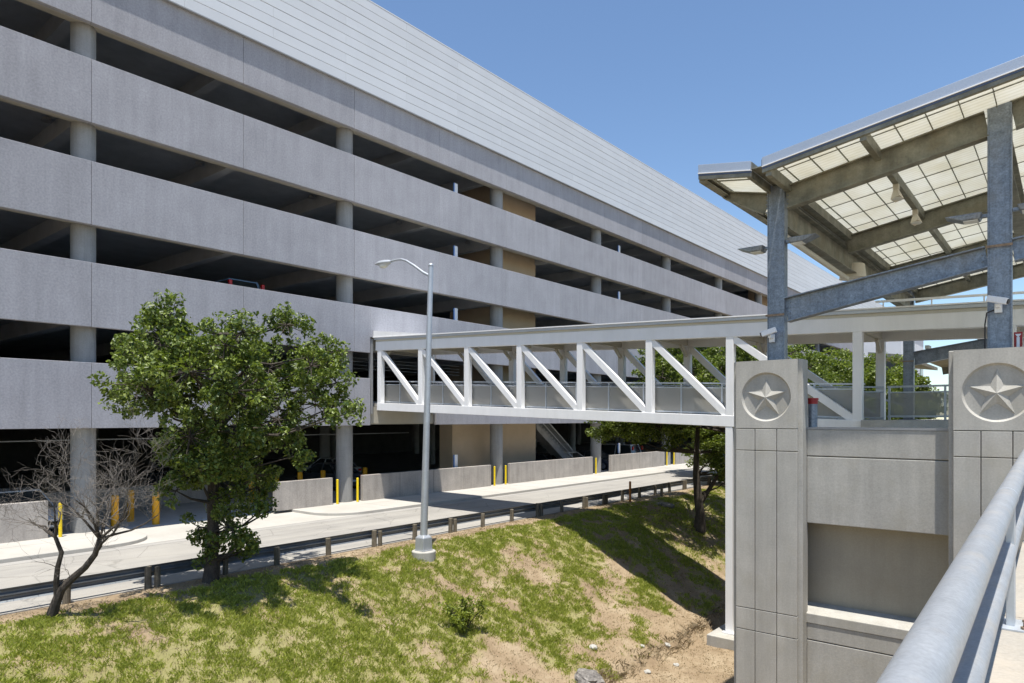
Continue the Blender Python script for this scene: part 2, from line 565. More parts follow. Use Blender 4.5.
for k in range(70):
    y = -20 + 1.83 * k
    if 8.4 < y < 18.7:
        continue
    jm.box(-27.0, -23.34, y - .007, y + .007, .128, .1335)
    if k % 2 == 0:
        jm.box(-25.2, -25.188, y + .02, y + 3.6, .128, .1332) if not (6.0 < y < 18.7) else None
structure('pavement_joints', jm, 'gutter')
structure('gutter_strip', MB().box(-23.29, -22.85, Y0, Y1, -.1, .006), 'gutter')

# ------------------------------------------------------------------ parking garage
FX = -26.0                                   # outer face of the grey panels
COLS = [8.97 + 11.1 * k for k in range(-3, 14)]
GY0, GY1 = COLS[0] - .6, COLS[-1] + .6
JOINTS = [8.97 + 5.55 * k for k in range(-6, 27)]
BOT = [3.75, 7.23, 10.74, 14.24]
TOP = [6.00, 9.44, 12.92, 16.42]
FAS = (17.68, 19.58)
CLAD = (19.58, 23.95)
garage = thing('parking_garage', 'long grey multi-storey parking garage with open decks and pale metal clad top', 'building', (-26, 8.97, 0))
def panel_band(z0, z1, skip=None, notch=None):
    mb = MB()
    for a, b in zip(JOINTS[:-1], JOINTS[1:]):
        a2, b2 = a + .006, b - .006
        if skip and a2 < skip[1] and b2 > skip[0]:
            if a2 < skip[0]: mb.box(FX - .2, FX, a2, skip[0], z0, z1)
            if b2 > skip[1]: mb.box(FX - .2, FX, skip[1], b2, z0, z1)
            if notch:
                mb.box(FX - .2, FX, max(a2, skip[0]), min(b2, skip[1]), notch, z1)
        else:
            mb.box(FX - .2, FX, a2, b2, z0, z1)
    return mb
obj('spandrel', panel_band(BOT[0], TOP[0], (21.0, 500)), 'precast', garage, bevel=.012)
obj('spandrel', panel_band(BOT[0], TOP[0], (-500, 25.4)), 'precast', garage, bevel=.012)
obj('spandrel', panel_band(BOT[1], TOP[1], (21.0, 25.4), 7.98), 'precast', garage, bevel=.012)
obj('spandrel', panel_band(BOT[2], TOP[2]), 'precast', garage, bevel=.012)
obj('spandrel', panel_band(BOT[3], TOP[3]), 'precast', garage, bevel=.012)
obj('upper_fascia', panel_band(*FAS), 'precast', garage, bevel=.012)
# edge beams that read as the soffit behind the panels, bounced light in their colour
for z0 in BOT + [FAS[0]]:
    obj('edge_beam', MB().box(-26.72, FX - .205, GY0, GY1, z0 + .09, z0 + .9), 'soffit', garage)
for z0 in [0.02] + [t - 1.08 for t in TOP] + [19.3]:
    mb = MB().box(-62, -26.73, GY0, GY1, z0 - .28, z0)
    if z0 > 1:
        for y in [8.97 + 5.55 * k for k in range(-6, 27)]:
            mb.box(-60, -26.735, y - .2, y + .2, z0 - .92, z0 - .284)
    obj('floor_slab', mb, 'slab', garage)
for y in COLS:
    obj('column', MB().cyl((-26.78, y, .0), (-26.78, y, 19.2), .39, n=28), 'column', garage, smooth=True)
for xx in (-44.0, -58.0):
    for y in COLS:
        obj('inner_column', MB().cyl((xx, y, .02), (xx, y, 19.2), .4, n=14), 'slab', garage, smooth=True)
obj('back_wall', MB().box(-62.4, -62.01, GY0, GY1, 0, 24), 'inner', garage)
for ya, yb in ((GY0 - .3, GY0 - .003), (GY1 + .003, GY1 + .3)):
    obj('end_wall', MB().box(-62.4, FX - .02, ya, yb, 0, 24), 'precast', garage)
# metal cladding in long horizontal planks
def cladding():
    mb = MB()
    rows = 10
    h = (CLAD[1] - CLAD[0]) / rows
    x0, x1 = FX - .1, FX + .145
    for r in range(rows):
        z0 = CLAD[0] + r * h
        y = GY0 - (r * 3.7 % 7.4)
        while y < GY1:
            ya, yb = max(y, GY0), min(y + 7.4, GY1)
            if yb - ya > .1:
                mb.box(x0, x1 - .004 * (r % 2), ya + .003, yb - .003, z0 + .012, z0 + h - .012)
            y += 7.4
    obj('metal_cladding', mb, 'cladding', garage, bevel=.006)
    obj('cladding_backing', MB().box(FX - .3, FX + .12, GY0 + .02, GY1 - .02, CLAD[0] + .03, CLAD[1] - .02), 'trim', garage)
    obj('drip_edge', MB().box(FX + .02, FX + .16, GY0, GY1, CLAD[0] - .035, CLAD[0] + .006), 'trim', garage)
    obj('roof_coping', MB().box(FX - .35, FX + .147, GY0, GY1, CLAD[1] + .002, CLAD[1] + .06), 'cladding', garage)
cladding()
# tan stair and lift core behind the third column
obj('stair_core', MB().box(-29.0, -27.95, 28.6, 36.6, .03, 3.9).box(-31.5, -27.97, 32.0, 36.6, 3.91, 19.0), 'tan', garage)
# tan core further along
obj('stair_core', MB().box(-29, -27.95, 78.5, 86.5, .03, 19.0), 'tan', garage)
st = MB()
for k in range(14):
    st.box(-28.0, -29.3, 36.75 + k * .3, 37.13 + k * .3, 3.6 - k * .2, 3.78 - k * .2)
st.prism([(-28.0, 36.7, 3.75), (-28.0, 41.1, .75), (-28.0, 41.1, .35), (-28.0, 36.7, 3.35)], (.06, 0, 0))
stair = obj('staircase', st, 'column', garage)
hr = MB()
hr.beam((-27.96, 36.7, 4.75), (-27.96, 41.0, 1.8), .05, .06)
hr.beam((-27.96, 36.7, 4.25), (-27.96, 41.0, 1.3), .03, .04)
for k in range(36):
    y = 36.75 + k * .122
    z = 4.72 - (y - 36.7) * .686
    hr.beam((-27.96, y, z - .92), (-27.96, y, z), .018, .018)
obj('stair_railing', hr, 'galv_pole', stair)
# bridge landing recess in the first deck band
obj('landing_beam', MB().box(-27.0, FX - .25, 21.0, 25.4, 3.79, 4.45), 'soffit', garage)
for ya in (21.06, 25.2):
    obj('expansion_joint', MB().box(FX - .2, FX - .05, ya, ya + .14, 4.3, 7.9), 'trim', garage)
for z0 in [BOT[0] + .9] + [t + 2.38 for t in TOP[:3]] :
    for k in range(16):
        y = 8.97 + 2.77 + 5.55 * (k - 2)
        obj('ceiling_lamp', MB().cyl((-28.6, y + 2.2, z0 - .5), (-28.6, y + 2.2, z0 - .38), .17, .12, n=12), 'trim', garage)
# low wall inside the driveway
obj('inner_wall', MB().box(-33, -32.8, 8.5, 16.5, .03, 1.0), 'barrier', garage)
# cable rails in the dark openings of the ground and bridge decks
cr = MB()
for z in (6.55, 6.72, 6.89, 7.06):
    cr.cyl((-27.3, 20.6, z), (-27.3, 28.5, z), .012, n=6)
obj('conduit', cr, 'galv_pole', garage)
obj('conduit', MB().cyl((-31.5, GY0 + 1, 3.2), (-31.5, 28.4, 3.2), .025, n=8), 'slab', garage)

# ground floor barrier walls
def barrier(ya, yb, label, xf=-26.2):
    t = thing('concrete_barrier', label, 'wall', (xf - .1, (ya + yb) / 2, .13), 'low concrete walls along the garage')
    mb = MB()
    n = max(1, round((yb - ya) / 2.4))
    for i in range(n):
        a = ya + (yb - ya) * i / n
        b = ya + (yb - ya) * (i + 1) / n
        mb.box(xf - .2, xf, a + .008, b - .008, .125, 1.36)
    obj('wall_panel', mb, 'barrier', t, bevel=.012)
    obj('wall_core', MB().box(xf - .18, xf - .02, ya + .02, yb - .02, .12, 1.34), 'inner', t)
barrier(-1.6, 7.75, 'low concrete wall left of the driveway, behind the bare tree')
barrier(16.06, 19.0, 'shortest low concrete wall, right of the leafy tree and left of a garage column')
barrier(20.72, 30.05, 'low concrete wall crossed by the footbridge shadow, behind the street lamp pole')
barrier(31.76, 41.0, 'low sunlit concrete wall below the stairs and tan stair core')
barrier(43.44, 52.0, 'low concrete wall in front of parked cars, seen under the middle of the footbridge')
barrier(54.1, 63.2, 'low concrete wall partly hidden by the tree trunk under the footbridge')
barrier(65.6, 74.5, 'farthest low concrete wall, right behind the tree under the footbridge')

# bollards
def bollard(x, y, r, h, label, mat, group, z0=.02):
    t = thing('bollard', label, 'bollard', (x, y, z0), group)
    obj('post', MB().cyl((x, y, z0), (x, y, z0 + h), r, n=16), mat, t, smooth=True)
    obj('cap', MB().ball((x, y, z0 + h - .002), r, 14, 8, (1, 1, .45)), mat, t, smooth=True)
G1 = 'thick orange yellow bollards guarding the driveway'
bollard(-27.2, 10.15, .13, 1.2, 'thick yellow bollard nearest the first garage column, seen through bare twigs', 'yellow', G1)
bollard(-28.7, 11.28, .13, 1.2, 'thick yellow bollard in the middle of three, set farther back in the driveway', 'yellow', G1)
bollard(-27.2, 11.6, .13, 1.2, 'thick yellow bollard rightmost of three at the bare tree, beside the leafy tree', 'yellow', G1)
bollard(-30.6, 17.5, .13, 1.2, 'thick yellow bollard in the shade right of the leafy tree, left of the shortest wall', 'yellow', G1)
for y, lb in ((17.85, 'thick yellow bollard top peeping over the left end of the shortest wall'),
              (19.12, 'thick yellow bollard top peeping over the middle of the shortest wall'),
              (20.44, 'thick yellow bollard top over the right end of the shortest wall'),
              (23.07, 'thick yellow bollard top over the left end of the wall in bridge shadow')):
    bollard(-29.0, y, .12, 1.42, lb, 'yellow', G1)
G2 = 'thin bright yellow pipes beside the garage columns'
for x, y, lb in ((-26.1, 8.06, 'thin yellow pipe beside the first garage column, behind the bare tree'),
                 (-26.2, 19.25, 'thin yellow pipe at the right end of the shortest wall, left of a column'),
                 (-26.15, 20.36, 'thin yellow pipe right of the second column, left of the shadowed wall'),
                 (-26.15, 30.28, 'thin yellow pipe left of the third column, in front of the tan core'),
                 (-26.15, 31.3, 'thin yellow pipe right of the third column, in front of the tan core'),
                 (-26.15, 41.3, 'thin yellow pipe left of the fourth column, near the stairs'),
                 (-26.15, 52.3, 'thin yellow pipe left of the fifth column under the footbridge'),
                 (-26.15, 53.6, 'thin yellow pipe right of the fifth column under the footbridge')):
    bollard(x, y, .055, 1.12, lb, 'yellow2', G2, .13)

# narrow upright signs at the parapets
def parking_sign(x, y, z0, z1, label):
    t = thing('parking_sign', label, 'sign', (x, y, z0), 'narrow upright signs in the garage openings')
    obj('post', MB().box(x - .03, x + .03, y - .03, y + .03, z0, z1 - .75), 'galv_pole', t)
    obj('plate', MB().box(x - .02, x + .012, y - .11, y + .13, z1 - .76, z1), 'sign_white', t)
    obj('edge_strip', MB().box(x - .02, x + .02, y - .19, y - .113, z1 - .76, z1), 'sign_blue', t)
for z0, z1, w in ((.03, 2.05, 'on the ground floor, over the shadowed wall'), (TOP[1] - 1.08, 10.23, 'on the second deck, above the footbridge'),
                  (TOP[2] - 1.08, 13.7, 'on the third deck, left of the tan core'), (TOP[3] - 1.08, 17.2, 'on the top open deck, left of the tan core')):
    parking_sign(-26.6, 27.5, z0, z1, 'narrow white and blue sign ' + w)
for z0, z1, w in ((.03, 2.2, 'beside parked cars under the footbridge'), (TOP[2] - 1.08, 13.7, 'on the third deck, right of the tan core'), (TOP[3] - 1.08, 17.2, 'on the top open deck, right of the tan core')):
    parking_sign(-26.6, 45.3, z0, z1, 'narrow white and blue sign ' + w)

# cars
def car(label, mat, loc, rotz, style='sedan', group='cars parked in the garage'):
    van = style == 'van'
    L, W = (4.9, 1.92) if van else (4.6, 1.80)
    H = 1.85 if van else 1.46
    t = thing('parked_car', label, 'car', (0, 0, 0), group)
    # body sections: x, half width, z low, z belt
    secs = [(-L / 2, .72, .38, .80), (-L / 2 + .12, .84, .24, .93), (-L / 2 + .7, .9, .2, 1.0 if van else .96), (-.6, .9, .2, .98 if van else .94),
            (.6, .9, .2, .96 if van else .92), (L / 2 - .95, .9, .2, .92 if van else .86), (L / 2 - .25, .84, .24, .74), (L / 2, .68, .34, .60)]
    vs, fs = [], []
    n = 8
    for x, hw, zl, zb in secs:
        hw *= W / 1.8
        for yy, zz in ((-hw * .93, zl), (-hw, zl + .16), (-hw, zb - .16), (-hw * .94, zb), (hw * .94, zb), (hw, zb - .16), (hw, zl + .16), (hw * .93, zl)):
            vs.append((x, yy, zz))
    for i in range(len(secs) - 1):
        for k in range(n):
            k2 = (k + 1) % n
            fs.append((i * n + k, i * n + k2, (i + 1) * n + k2, (i + 1) * n + k))
    fs.append(tuple(range(n))[::-1])
    fs.append(tuple(range((len(secs) - 1) * n, len(secs) * n)))
    mb = MB().add(vs, fs)
    obj('body', mb, mat, t, smooth=True, bevel=.03, local=True)
    # cabin
    if van:
        rb = [(-L / 2 + .12, .96), (-L / 2 + .35, H), (.65, H), (1.5, .95)]
    else:
        rb = [(-1.75, .93), (-1.0, H - .03), (.25, H), (1.15, .9)]
    def cab(hb, ht, zoff, shrink):
        P = []
        for (x, z), hw in zip(rb, (hb, ht, ht, hb)):
            P.append((x, hw, z))
        v = [(x, -w, z) for x, w, z in P] + [(x, w, z) for x, w, z in P]
        return v
    v = cab(.80 * W / 1.8, .60 * W / 1.8, 0, 0)
    g = MB().add(v, [(0, 1, 2, 3), (7, 6, 5, 4), (0, 4, 5, 1), (1, 5, 6, 2), (2, 6, 7, 3)])
    obj('windows', g, 'glass', t, local=True)
    rf = MB()
    hw = .62 * W / 1.8
    rf.box(rb[1][0] - .02, rb[2][0] + .04, -hw, hw, H - .035, H + .02)
    for sgn in (-1, 1):
        b, tt = .81 * W / 1.8 * sgn, .61 * W / 1.8 * sgn
        rf.beam((rb[0][0], b, rb[0][1]), (rb[1][0], tt, rb[1][1]), .06, .1)
        rf.beam((rb[3][0], b, rb[3][1]), (rb[2][0], tt, rb[2][1]), .05, .07)
        xm = (rb[1][0] + rb[2][0]) / 2
        rf.beam((xm, b, .93), (xm, tt, H - .02), .04, .08, up=(1, 0, 0))
    obj('roof', rf, mat, t, bevel=.02, local=True)
    for x in (-L / 2 + .85, L / 2 - .85):
        for sgn in (-1, 1):
            y = sgn * (W / 2 - .12)
            w = obj('wheel', MB().cyl((x, y - .11, .33), (x, y + .11, .33), .33, n=20), 'rubber', t, smooth=True, local=True)
            obj('rim', MB().cyl((x, y + sgn * .112, .33), (x, y + sgn * .12, .33), .21, n=16), 'chrome', w, smooth=True, local=True)
    for sgn in (-1, 1):
        obj('headlight', MB().box(L / 2 - .16, L / 2 - .02, sgn * .48, sgn * .74, .56, .70), 'lamp_clear', t, bevel=.02, local=True)
        obj('tail_light', MB().box(-L / 2 - .012, -L / 2 + .12, sgn * (.70 if van else .46), sgn * (.84 if van else .72), 1.42 if van else .70, 1.74 if van else .84), 'lamp_red', t, bevel=.015, local=True)
    obj('number_plate', MB().box(-L / 2 - .015, -L / 2 + .02, -.26, .26, .48, .60), 'sign_white', t, local=True)
    t.location = loc
    t.rotation_euler = (0, 0, rotz)
    return t
car('silver car in deep shade behind the wall left of the bare tree', 'car_silver', (-29.3, 7.7, .03), math.radians(0))
car('dark car deep inside the ground floor, behind the shadowed wall', 'car_dark', (-33.5, 24.0, .03), math.radians(180))
car('silver car in the dark ground floor, near the street lamp pole', 'car_silver', (-37.5, 27.0, .03), math.radians(180))
car('dark car beside the foot of the garage stairs', 'car_dark', (-29.6, 39.9, .03), math.radians(0))
car('white car parked left of a van, behind the wall under the footbridge', 'car_white', (-29.6, 43.0, .03), math.radians(0))
car('dark car parked between a white car and a van under the footbridge', 'car_dark', (-29.6, 46.4, .03), math.radians(0))
car('pale van parked in the ground floor under the footbridge', 'car_silver', (-30.2, 50.3, .03), math.radians(180), 'van')
car('dark car in the ground floor, half hidden by the leafy tree', 'car_dark', (-39.0, 17.5, .03), math.radians(180))
car('blue van on the second deck with only its roof showing above the parapet', 'car_blue', (-30.6, 15.9, TOP[1] - 1.08), math.radians(180), 'van')

# ------------------------------------------------------------------ pedestrian bridge
YN, YF = 21.4, 24.4
def zb(x): return EYE - .10 - .0375 * (x + 8.46)       # bottom chord centre
def zt(x): return EYE + 2.80 - .0375 * (x + 8.46)      # top chord centre
bridge = thing('pedestrian_bridge', 'white steel truss footbridge with roof linking the garage to the station', 'bridge', (-8.47, 22.9, -3.1))
XV = [-25.7, -22.85, -19.98, -17.1, -14.2, -11.33, -8.46, -4.73]
XR = 6.0
for y in (YN, YF):
    obj('bottom_chord', MB().beam((-25.85, y, zb(-25.85)), (-4.6, y, zb(-4.6)), .26, .36), 'white', bridge, bevel=.012)
    obj('top_chord', MB().beam((-25.95, y, zt(-25.95)), (XR, y, zt(XR)), .26, .42), 'white', bridge, bevel=.012)
    for i, x in enumerate(XV):
        obj('truss_post', MB().box(x - .125, x + .125, y - .12, y + .12, zb(x) + .17, zt(x) - .20), 'white', bridge, bevel=.012)
    for a, b in zip(XV[:-1], XV[1:]):
        obj('diagonal', MB().beam((a + .1, y, zt(a) - .26), (b - .12, y, zb(b) + .2), .18, .22), 'white', bridge, bevel=.01)
for x in (-1.2, 3.0):
    for y in (YN, YF):
        obj('truss_post', MB().box(x - .125, x + .125, y - .12, y + .12, 3.9, zt(x) - .20), 'white', bridge, bevel=.012)
for x in XV + [-1.2, 3.0]:
    obj('cross_beam', MB().box(x - .07, x + .07, YN + .135, YF - .135, zt(x) - .16, zt(x) + .1), 'offwhite', bridge)
    for ya, yb in ((YF - .12, YF - .6), (YN + .12, YN + .6)):
        obj('knee_brace', MB().beam((x, ya, zt(x) - .55), (x, yb, zt(x) - .18), .1, .12), 'offwhite', bridge)
# roof, soffit and coping
def slope_slab(x0, x1, y0, y1, off0, off1):
    return MB().hexa([(x0, y0, zt(x0) + off0), (x1, y0, zt(x1) + off0), (x1, y1, zt(x1) + off0), (x0, y1, zt(x0) + off0)],
                     [(x0, y0, zt(x0) + off1), (x1, y0, zt(x1) + off1), (x1, y1, zt(x1) + off1), (x0, y1, zt(x0) + off1)])
obj('roof_deck', slope_slab(-25.98, XR, YN - .10, YF + .10, .212, .30), 'offwhite', bridge)
obj('roof_edge', slope_slab(-26.0, XR, YN - .20, YF + .20, .303, .40), 'coping', bridge, bevel=.008)
obj('roof_sheet', slope_slab(-26.02, XR, YN - .24, YF + .24, .403, .44), 'white', bridge)
obj('roof_flashing', MB().prism([(-25.99, YN - .22, zt(-26) + .442), (-22.2, YN - .22, zt(-22.2) + .442), (-25.99, YN - .22, zt(-26) + .74)], (0, YF - YN + .44, 0)), 'white', bridge)
# conduit rail along the roof towards the station
rr = MB()
for k in range(9):
    x = -4.2 + k * 1.2
    rr.cyl((x, 22.0, zt(x) + .44), (x, 22.0, zt(x) + .72), .02, n=6)
rr.beam((-4.4, 22.0, zt(-4.4) + .72), (5.6, 22.0, zt(5.6) + .72), .07, .06)
obj('roof_rail', rr, 'white', bridge)
# deck and guard rails
obj('walkway', MB().hexa([(-26.4, YN + .135, zb(-26.4) + .0), (-4.0, YN + .135, zb(-4) + .0), (-4.0, YF - .135, zb(-4) + .0), (-26.4, YF - .135, zb(-26.4) + .0)],
                         [(-26.4, YN + .135, zb(-26.4) + .14), (-4.0, YN + .135, zb(-4) + .14), (-4.0, YF - .135, zb(-4) + .14), (-26.4, YF - .135, zb(-26.4) + .14)]), 'walk', bridge)
for y in (YN + .22, YF - .22):
    g = MB()
    zr = lambda x: zb(x) + .14
    g.beam((-26.2, y, zr(-26.2) + 1.08), (-4.6, y, zr(-4.6) + 1.08), .05, .05)
    g.beam((-26.2, y, zr(-26.2) + .93), (-4.6, y, zr(-4.6) + .93), .035, .04)
    g.beam((-26.2, y, zr(-26.2) + .10), (-4.6, y, zr(-4.6) + .10), .035, .05)
    k = 0
    x = -26.0
    while x < -4.7:
        g.box(x - .025, x + .025, y - .025, y + .025, zr(x), zr(x) + 1.06)
        x += 1.43
    gr = obj('guard_rail', g, 'galv_pole', bridge)
    obj('infill_screen', MB().hexa([(-26.1, y - .004, zr(-26.1) + .125), (-4.7, y - .004, zr(-4.7) + .125), (-4.7, y + .004, zr(-4.7) + .125), (-26.1, y + .004, zr(-26.1) + .125)],
                                   [(-26.1, y - .004, zr(-26.1) + .91), (-4.7, y - .004, zr(-4.7) + .91), (-4.7, y + .004, zr(-4.7) + .91), (-26.1, y + .004, zr(-26.1) + .91)]), 'perf', gr)
# legs and footing
for y in (YN, YF):
    obj('support_leg', MB().box(-8.46 - .14, -8.46 + .10, y - .12, y + .12, -2.75, zb(-8.46) - .181), 'white', bridge, bevel=.012)
    obj('leg_plate', MB().box(-8.46 - .22, -8.46 + .20, y - .2, y + .2, -2.79, -2.753), 'white', bridge)
obj('footing', MB().box(-9.0, -7.6, 20.75, 25.2, -3.6, -2.795), 'pillar', bridge, bevel=.02)
# service box on the last post
# ------------------------------------------------------------------ station base: wall, platform, star pillars
wall = thing('retaining_wall', 'pale concrete wall with a deep shaded recess between the two star pillars', 'wall', (-2.6, 13.3, -3.2))
WY = 13.12
def E_(z): return EYE + z
mb = MB()
mb.box(-3.76, -1.53, WY, WY + .6, E_(-.69), E_(-.21))
mb.box(-3.76, -1.53, WY, WY + .6, E_(-1.92), E_(-.705))
obj('upper_panel', mb, 'pillar', wall, bevel=.012)
obj('recess_panel', MB().box(-3.99, -1.4, WY + .45, WY + .66, E_(-3.9), E_(-1.925)), 'recess', wall)
obj('sill', MB().prism([(-3.98, WY - .015, E_(-3.575)), (-3.98, WY + .448, E_(-3.47)), (-3.98, WY + .448, E_(-3.75)), (-3.98, WY - .015, E_(-3.75))], (2.58, 0, 0)), 'pillar', wall, bevel=.01)
mb = MB()
mb.box(-3.76, -1.53, WY, WY + .6, E_(-4.05), E_(-3.752))
mb.box(-3.76, -1.53, WY, WY + .6, -3.4, E_(-4.065))
obj('lower_panel', mb, 'pillar', wall, bevel=.012)
obj('coping_trim', MB().box(-3.98, -1.4, WY - .012, WY + .62, E_(-.208), E_(-.17)), 'trim', wall)

structure('platform_edge', MB().box(-5.0, 16, 13.205, 13.735, E_(-.9), E_(-.36)), 'pillar')
structure('platform_floor', MB().box(-4.0, 16, 13.74, 21.1, -3.4, E_(-.36)), 'pillar')
structure('upper_platform', MB().box(-4.6, 16, 21.12, 40, -3.4, E_(-.06)), 'pillar')

def star_pillar(xc, label):
    t = thing('star_pillar', label, 'pillar', (xc, 13.4, -3.2), 'concrete pillars with a star medallion')
    hw = .562
    ztop = E_(1.072)
    zbot = -3.4
    obj('shaft', MB().box(xc - hw - .075, xc + hw + .075, 12.88, 13.2, zbot, ztop), 'pillar', t, bevel=.015)
    # front cladding in joined blocks
    y0, y1 = 12.8, 12.878
    xs = [xc - hw, xc - .2, xc + .2, xc + hw]
    zs = [zbot, E_(-4.0), E_(-3.59), E_(-.61), E_(-.20)]
    m = MB()
    for i in range(3):
        for k in range(4):
            m.box(xs[i] + (.006 if i else 0), xs[i + 1] - (.006 if i < 2 else 0), y0, y1, zs[k] + .006, zs[k + 1] - .006)
    obj('front_cladding', m, 'pillar', t, bevel=.007)
    # cap block with round recess
    zc = EYE + .393
    R0, R1, dep = .455, .425, .055
    x0, x1, z0, z1 = xc - hw, xc + hw, E_(-.19), ztop
    angs = sorted(set([2 * math.pi * i / 72 for i in range(72)] + [math.atan2(zz - zc, xx - xc) % (2 * math.pi) for xx in (x0, x1) for zz in (z0, z1)]))
    n = len(angs)
    outer, c0, c1 = [], [], []
    for a in angs:
        dx, dz = math.cos(a), math.sin(a)
        s = 1e9
        if abs(dx) > 1e-9: s = min(s, ((x1 if dx > 0 else x0) - xc) / dx)
        if abs(dz) > 1e-9: s = min(s, ((z1 if dz > 0 else z0) - zc) / dz)
        outer.append((xc + dx * s, y0, zc + dz * s))
        c0.append((xc + dx * R0, y0, zc + dz * R0))
        c1.append((xc + dx * R1, y0 + dep, zc + dz * R1))
    back = [(x, y1, z) for x, _, z in outer]
    vs = outer + c0 + c1 + back
    fs = []
    for i in range(n):
        j = (i + 1) % n
        fs.append((i, j, n + j, n + i)[::-1])
        fs.append((n + i, n + j, 2 * n + j, 2 * n + i)[::-1])
        fs.append((i, j, 3 * n + j, 3 * n + i))
    fs.append(tuple(range(2 * n, 3 * n))[::-1])
    fs.append(tuple(range(3 * n, 4 * n)))
    fs = [f[::-1] for f in fs]
    m = MB().add(vs, fs)
    obj('medallion', m, 'pillar', t)
    # five pointed star in relief
    yb = y0 + dep - .004
    pts = []
    for k in range(10):
        a = math.pi / 2 + k * math.pi / 5
        r = .375 if k % 2 == 0 else .146
        pts.append((xc + r * math.cos(a), yb, zc - .015 + r * math.sin(a)))
    base = [(x, yb + .02, z) for x, _, z in pts]
    edge = [(x, yb - .006, z) for x, _, z in pts]
    vs = base + edge + [(xc, yb - .072, zc - .012)]
    fs = []
    for k in range(10):
        j = (k + 1) % 10
        fs.append((k, j, 10 + j, 10 + k))
        fs.append((10 + k, 10 + j, 20))
    obj('star', MB().add(vs, fs), 'pillar', t)
    return t
star_pillar(-4.40, 'concrete star pillar left of the recessed wall, beside the footbridge leg')
star_pillar(-.89, 'concrete star pillar right of the recessed wall, behind the near handrail')

# guard rail on the station platform behind the wall
pr = thing('platform_railing', 'grey mesh railing on the station platform behind the wall, right of the footbridge', 'railing', (-2, 24.2, E_(-.06)))
g = MB()
ya = 24.2
g.beam((-4.5, ya, E_(.98)), (8, ya, E_(.98)), .05, .06)
g.beam((-4.5, ya, E_(.80)), (8, ya, E_(.80)), .04, .04)
g.beam((-4.5, ya, E_(.05)), (8, ya, E_(.05)), .04, .06)
for k in range(9):
    x = -4.45 + 1.5 * k
    g.box(x - .03, x + .03, ya - .03, ya + .03, E_(-.06), E_(.97))
obj('rails', g, 'galv_pole', pr)
obj('infill_screen', MB().box(-4.45, 8, ya - .004, ya + .004, E_(.08), E_(.78)), 'perf', pr)
pr2 = thing('stair_handrail', 'sloping handrail of a stair behind the platform railing', 'railing', (-4, 28.2, E_(-.06)))
g = MB()
g.beam((-6.1, 28, E_(.95)), (-4.4, 28, E_(.35)), .06, .06)
g.box(-6.13, -6.07, 27.97, 28.03, E_(-.6), E_(.95))
g.box(-4.43, -4.37, 27.97, 28.03, E_(-.8), E_(.35))
obj('rails', g, 'galv_pole', pr2)

# standpipe on the wall
t = thing('standpipe', 'short grey pipe with a red cap standing on the wall beside the left star pillar', 'pipe', (-3.72, 13.35, E_(-.17)))
obj('pipe', MB().cyl((-3.72, 13.35, E_(-.2)), (-3.72, 13.35, E_(.33)), .08, n=18), 'galv', t, smooth=True)
obj('cap', MB().cyl((-3.72, 13.35, E_(.332)), (-3.72, 13.35, E_(.37)), .10, n=18).cyl((-3.72, 13.35, E_(.26)), (-3.72, 13.35, E_(.33)), .088, n=18), 'red', t, smooth=True)

# ------------------------------------------------------------------ station canopy
CY = 13.43
XA, XB = -4.39, -.89
SL = .150
def zp(x): return EYE + 4.48 + SL * (x + 4.30)         # underside of the roof sheets
XE = 4.6
canopy = thing('station_canopy', 'galvanised steel station canopy with sloping translucent cream roof sheets', 'canopy', (XA, CY, E_(1.05)))
FRAMES = [CY, CY + 4.58, CY + 9.16, CY + 13.74]
YFR, YBK = 12.25, CY + 14.9
def hcol(x, y, z0, z1):
    mb = MB()
    w, d = .32, .20
    # flanges face +-x, web between them
    mb.box(x - w / 2, x - w / 2 + .022, y - d / 2, y + d / 2, z0, z1)
    mb.box(x + w / 2 - .022, x + w / 2, y - d / 2, y + d / 2, z0, z1)
    mb.box(x - w / 2 + .0225, x + w / 2 - .0225, y - .09, y - .07, z0, z1)
    return mb
for y in (FRAMES[0], FRAMES[3]):
    for x, zt_ in ((XA, 4.46), (XB, 5.02)):
        z0 = E_(-.35) if y == FRAMES[0] else E_(-.06)
        c = obj('column', hcol(x, y, z0, E_(zt_)), 'galv', canopy, bevel=.004)
        obj('base_plate', MB().box(x - .25, x + .25, y - .22, y + .22, z0 - .012, z0 + .02), 'galv', c)
        obj('splice_plate', MB().box(x - .175, x + .175, y - .155, y - .151, E_(2.72) if x == XB else E_(1.95), E_(2.76) if x == XB else E_(1.99)), 'bolt', c)
    # bolted sloping strut between the columns
    obj('strut', MB().ibeam((XA + .17, y, E_(2.06)), (XB - .17, y, E_(2.60)), .47, .22, depth2=.35), 'galv', canopy, bevel=.003)
    bl = MB()
    for xx, zc, sgn in ((XA + .175, 2.06, 1), (XB - .175, 2.6, -1)):
        for dz in (-.14, -.05, .05, .14):
            bl.cyl((xx + sgn * .06, y - .008, E_(zc + dz)), (xx + sgn * .06, y - .035, E_(zc + dz)), .016, n=6)
    obj('bolts', bl, 'galv', canopy)
    obj('strut', MB().ibeam((XB + .17, y, E_(2.66)), (XE, y, E_(3.3)), .36, .2), 'galv', canopy)
for y in FRAMES:
    xa = XA + .17
    za = EYE + 4.17 + .172 * (xa - XA)
    zb_ = EYE + 4.17 + .172 * (XB - .17 - XA)
    obj('rafter', MB().ibeam((xa, y, za), (XB - .17, y, zb_), .43, .2), 'galv_warm', canopy, bevel=.003)
    obj('rafter', MB().ibeam((XB + .17, y, EYE + 4.17 + .172 * (XB + .17 - XA)), (XE, y, EYE + 4.17 + .172 * (XE - XA)), .43, .2), 'galv_warm', canopy)
    # tapered stub under the wing roof
    obj('wing_rafter', MB().ibeam((XA - .17, y, E_(4.15)), (-5.42, y, E_(4.50)), .42, .2, depth2=.14), 'galv_warm', canopy, bevel=.003)
bl = MB()
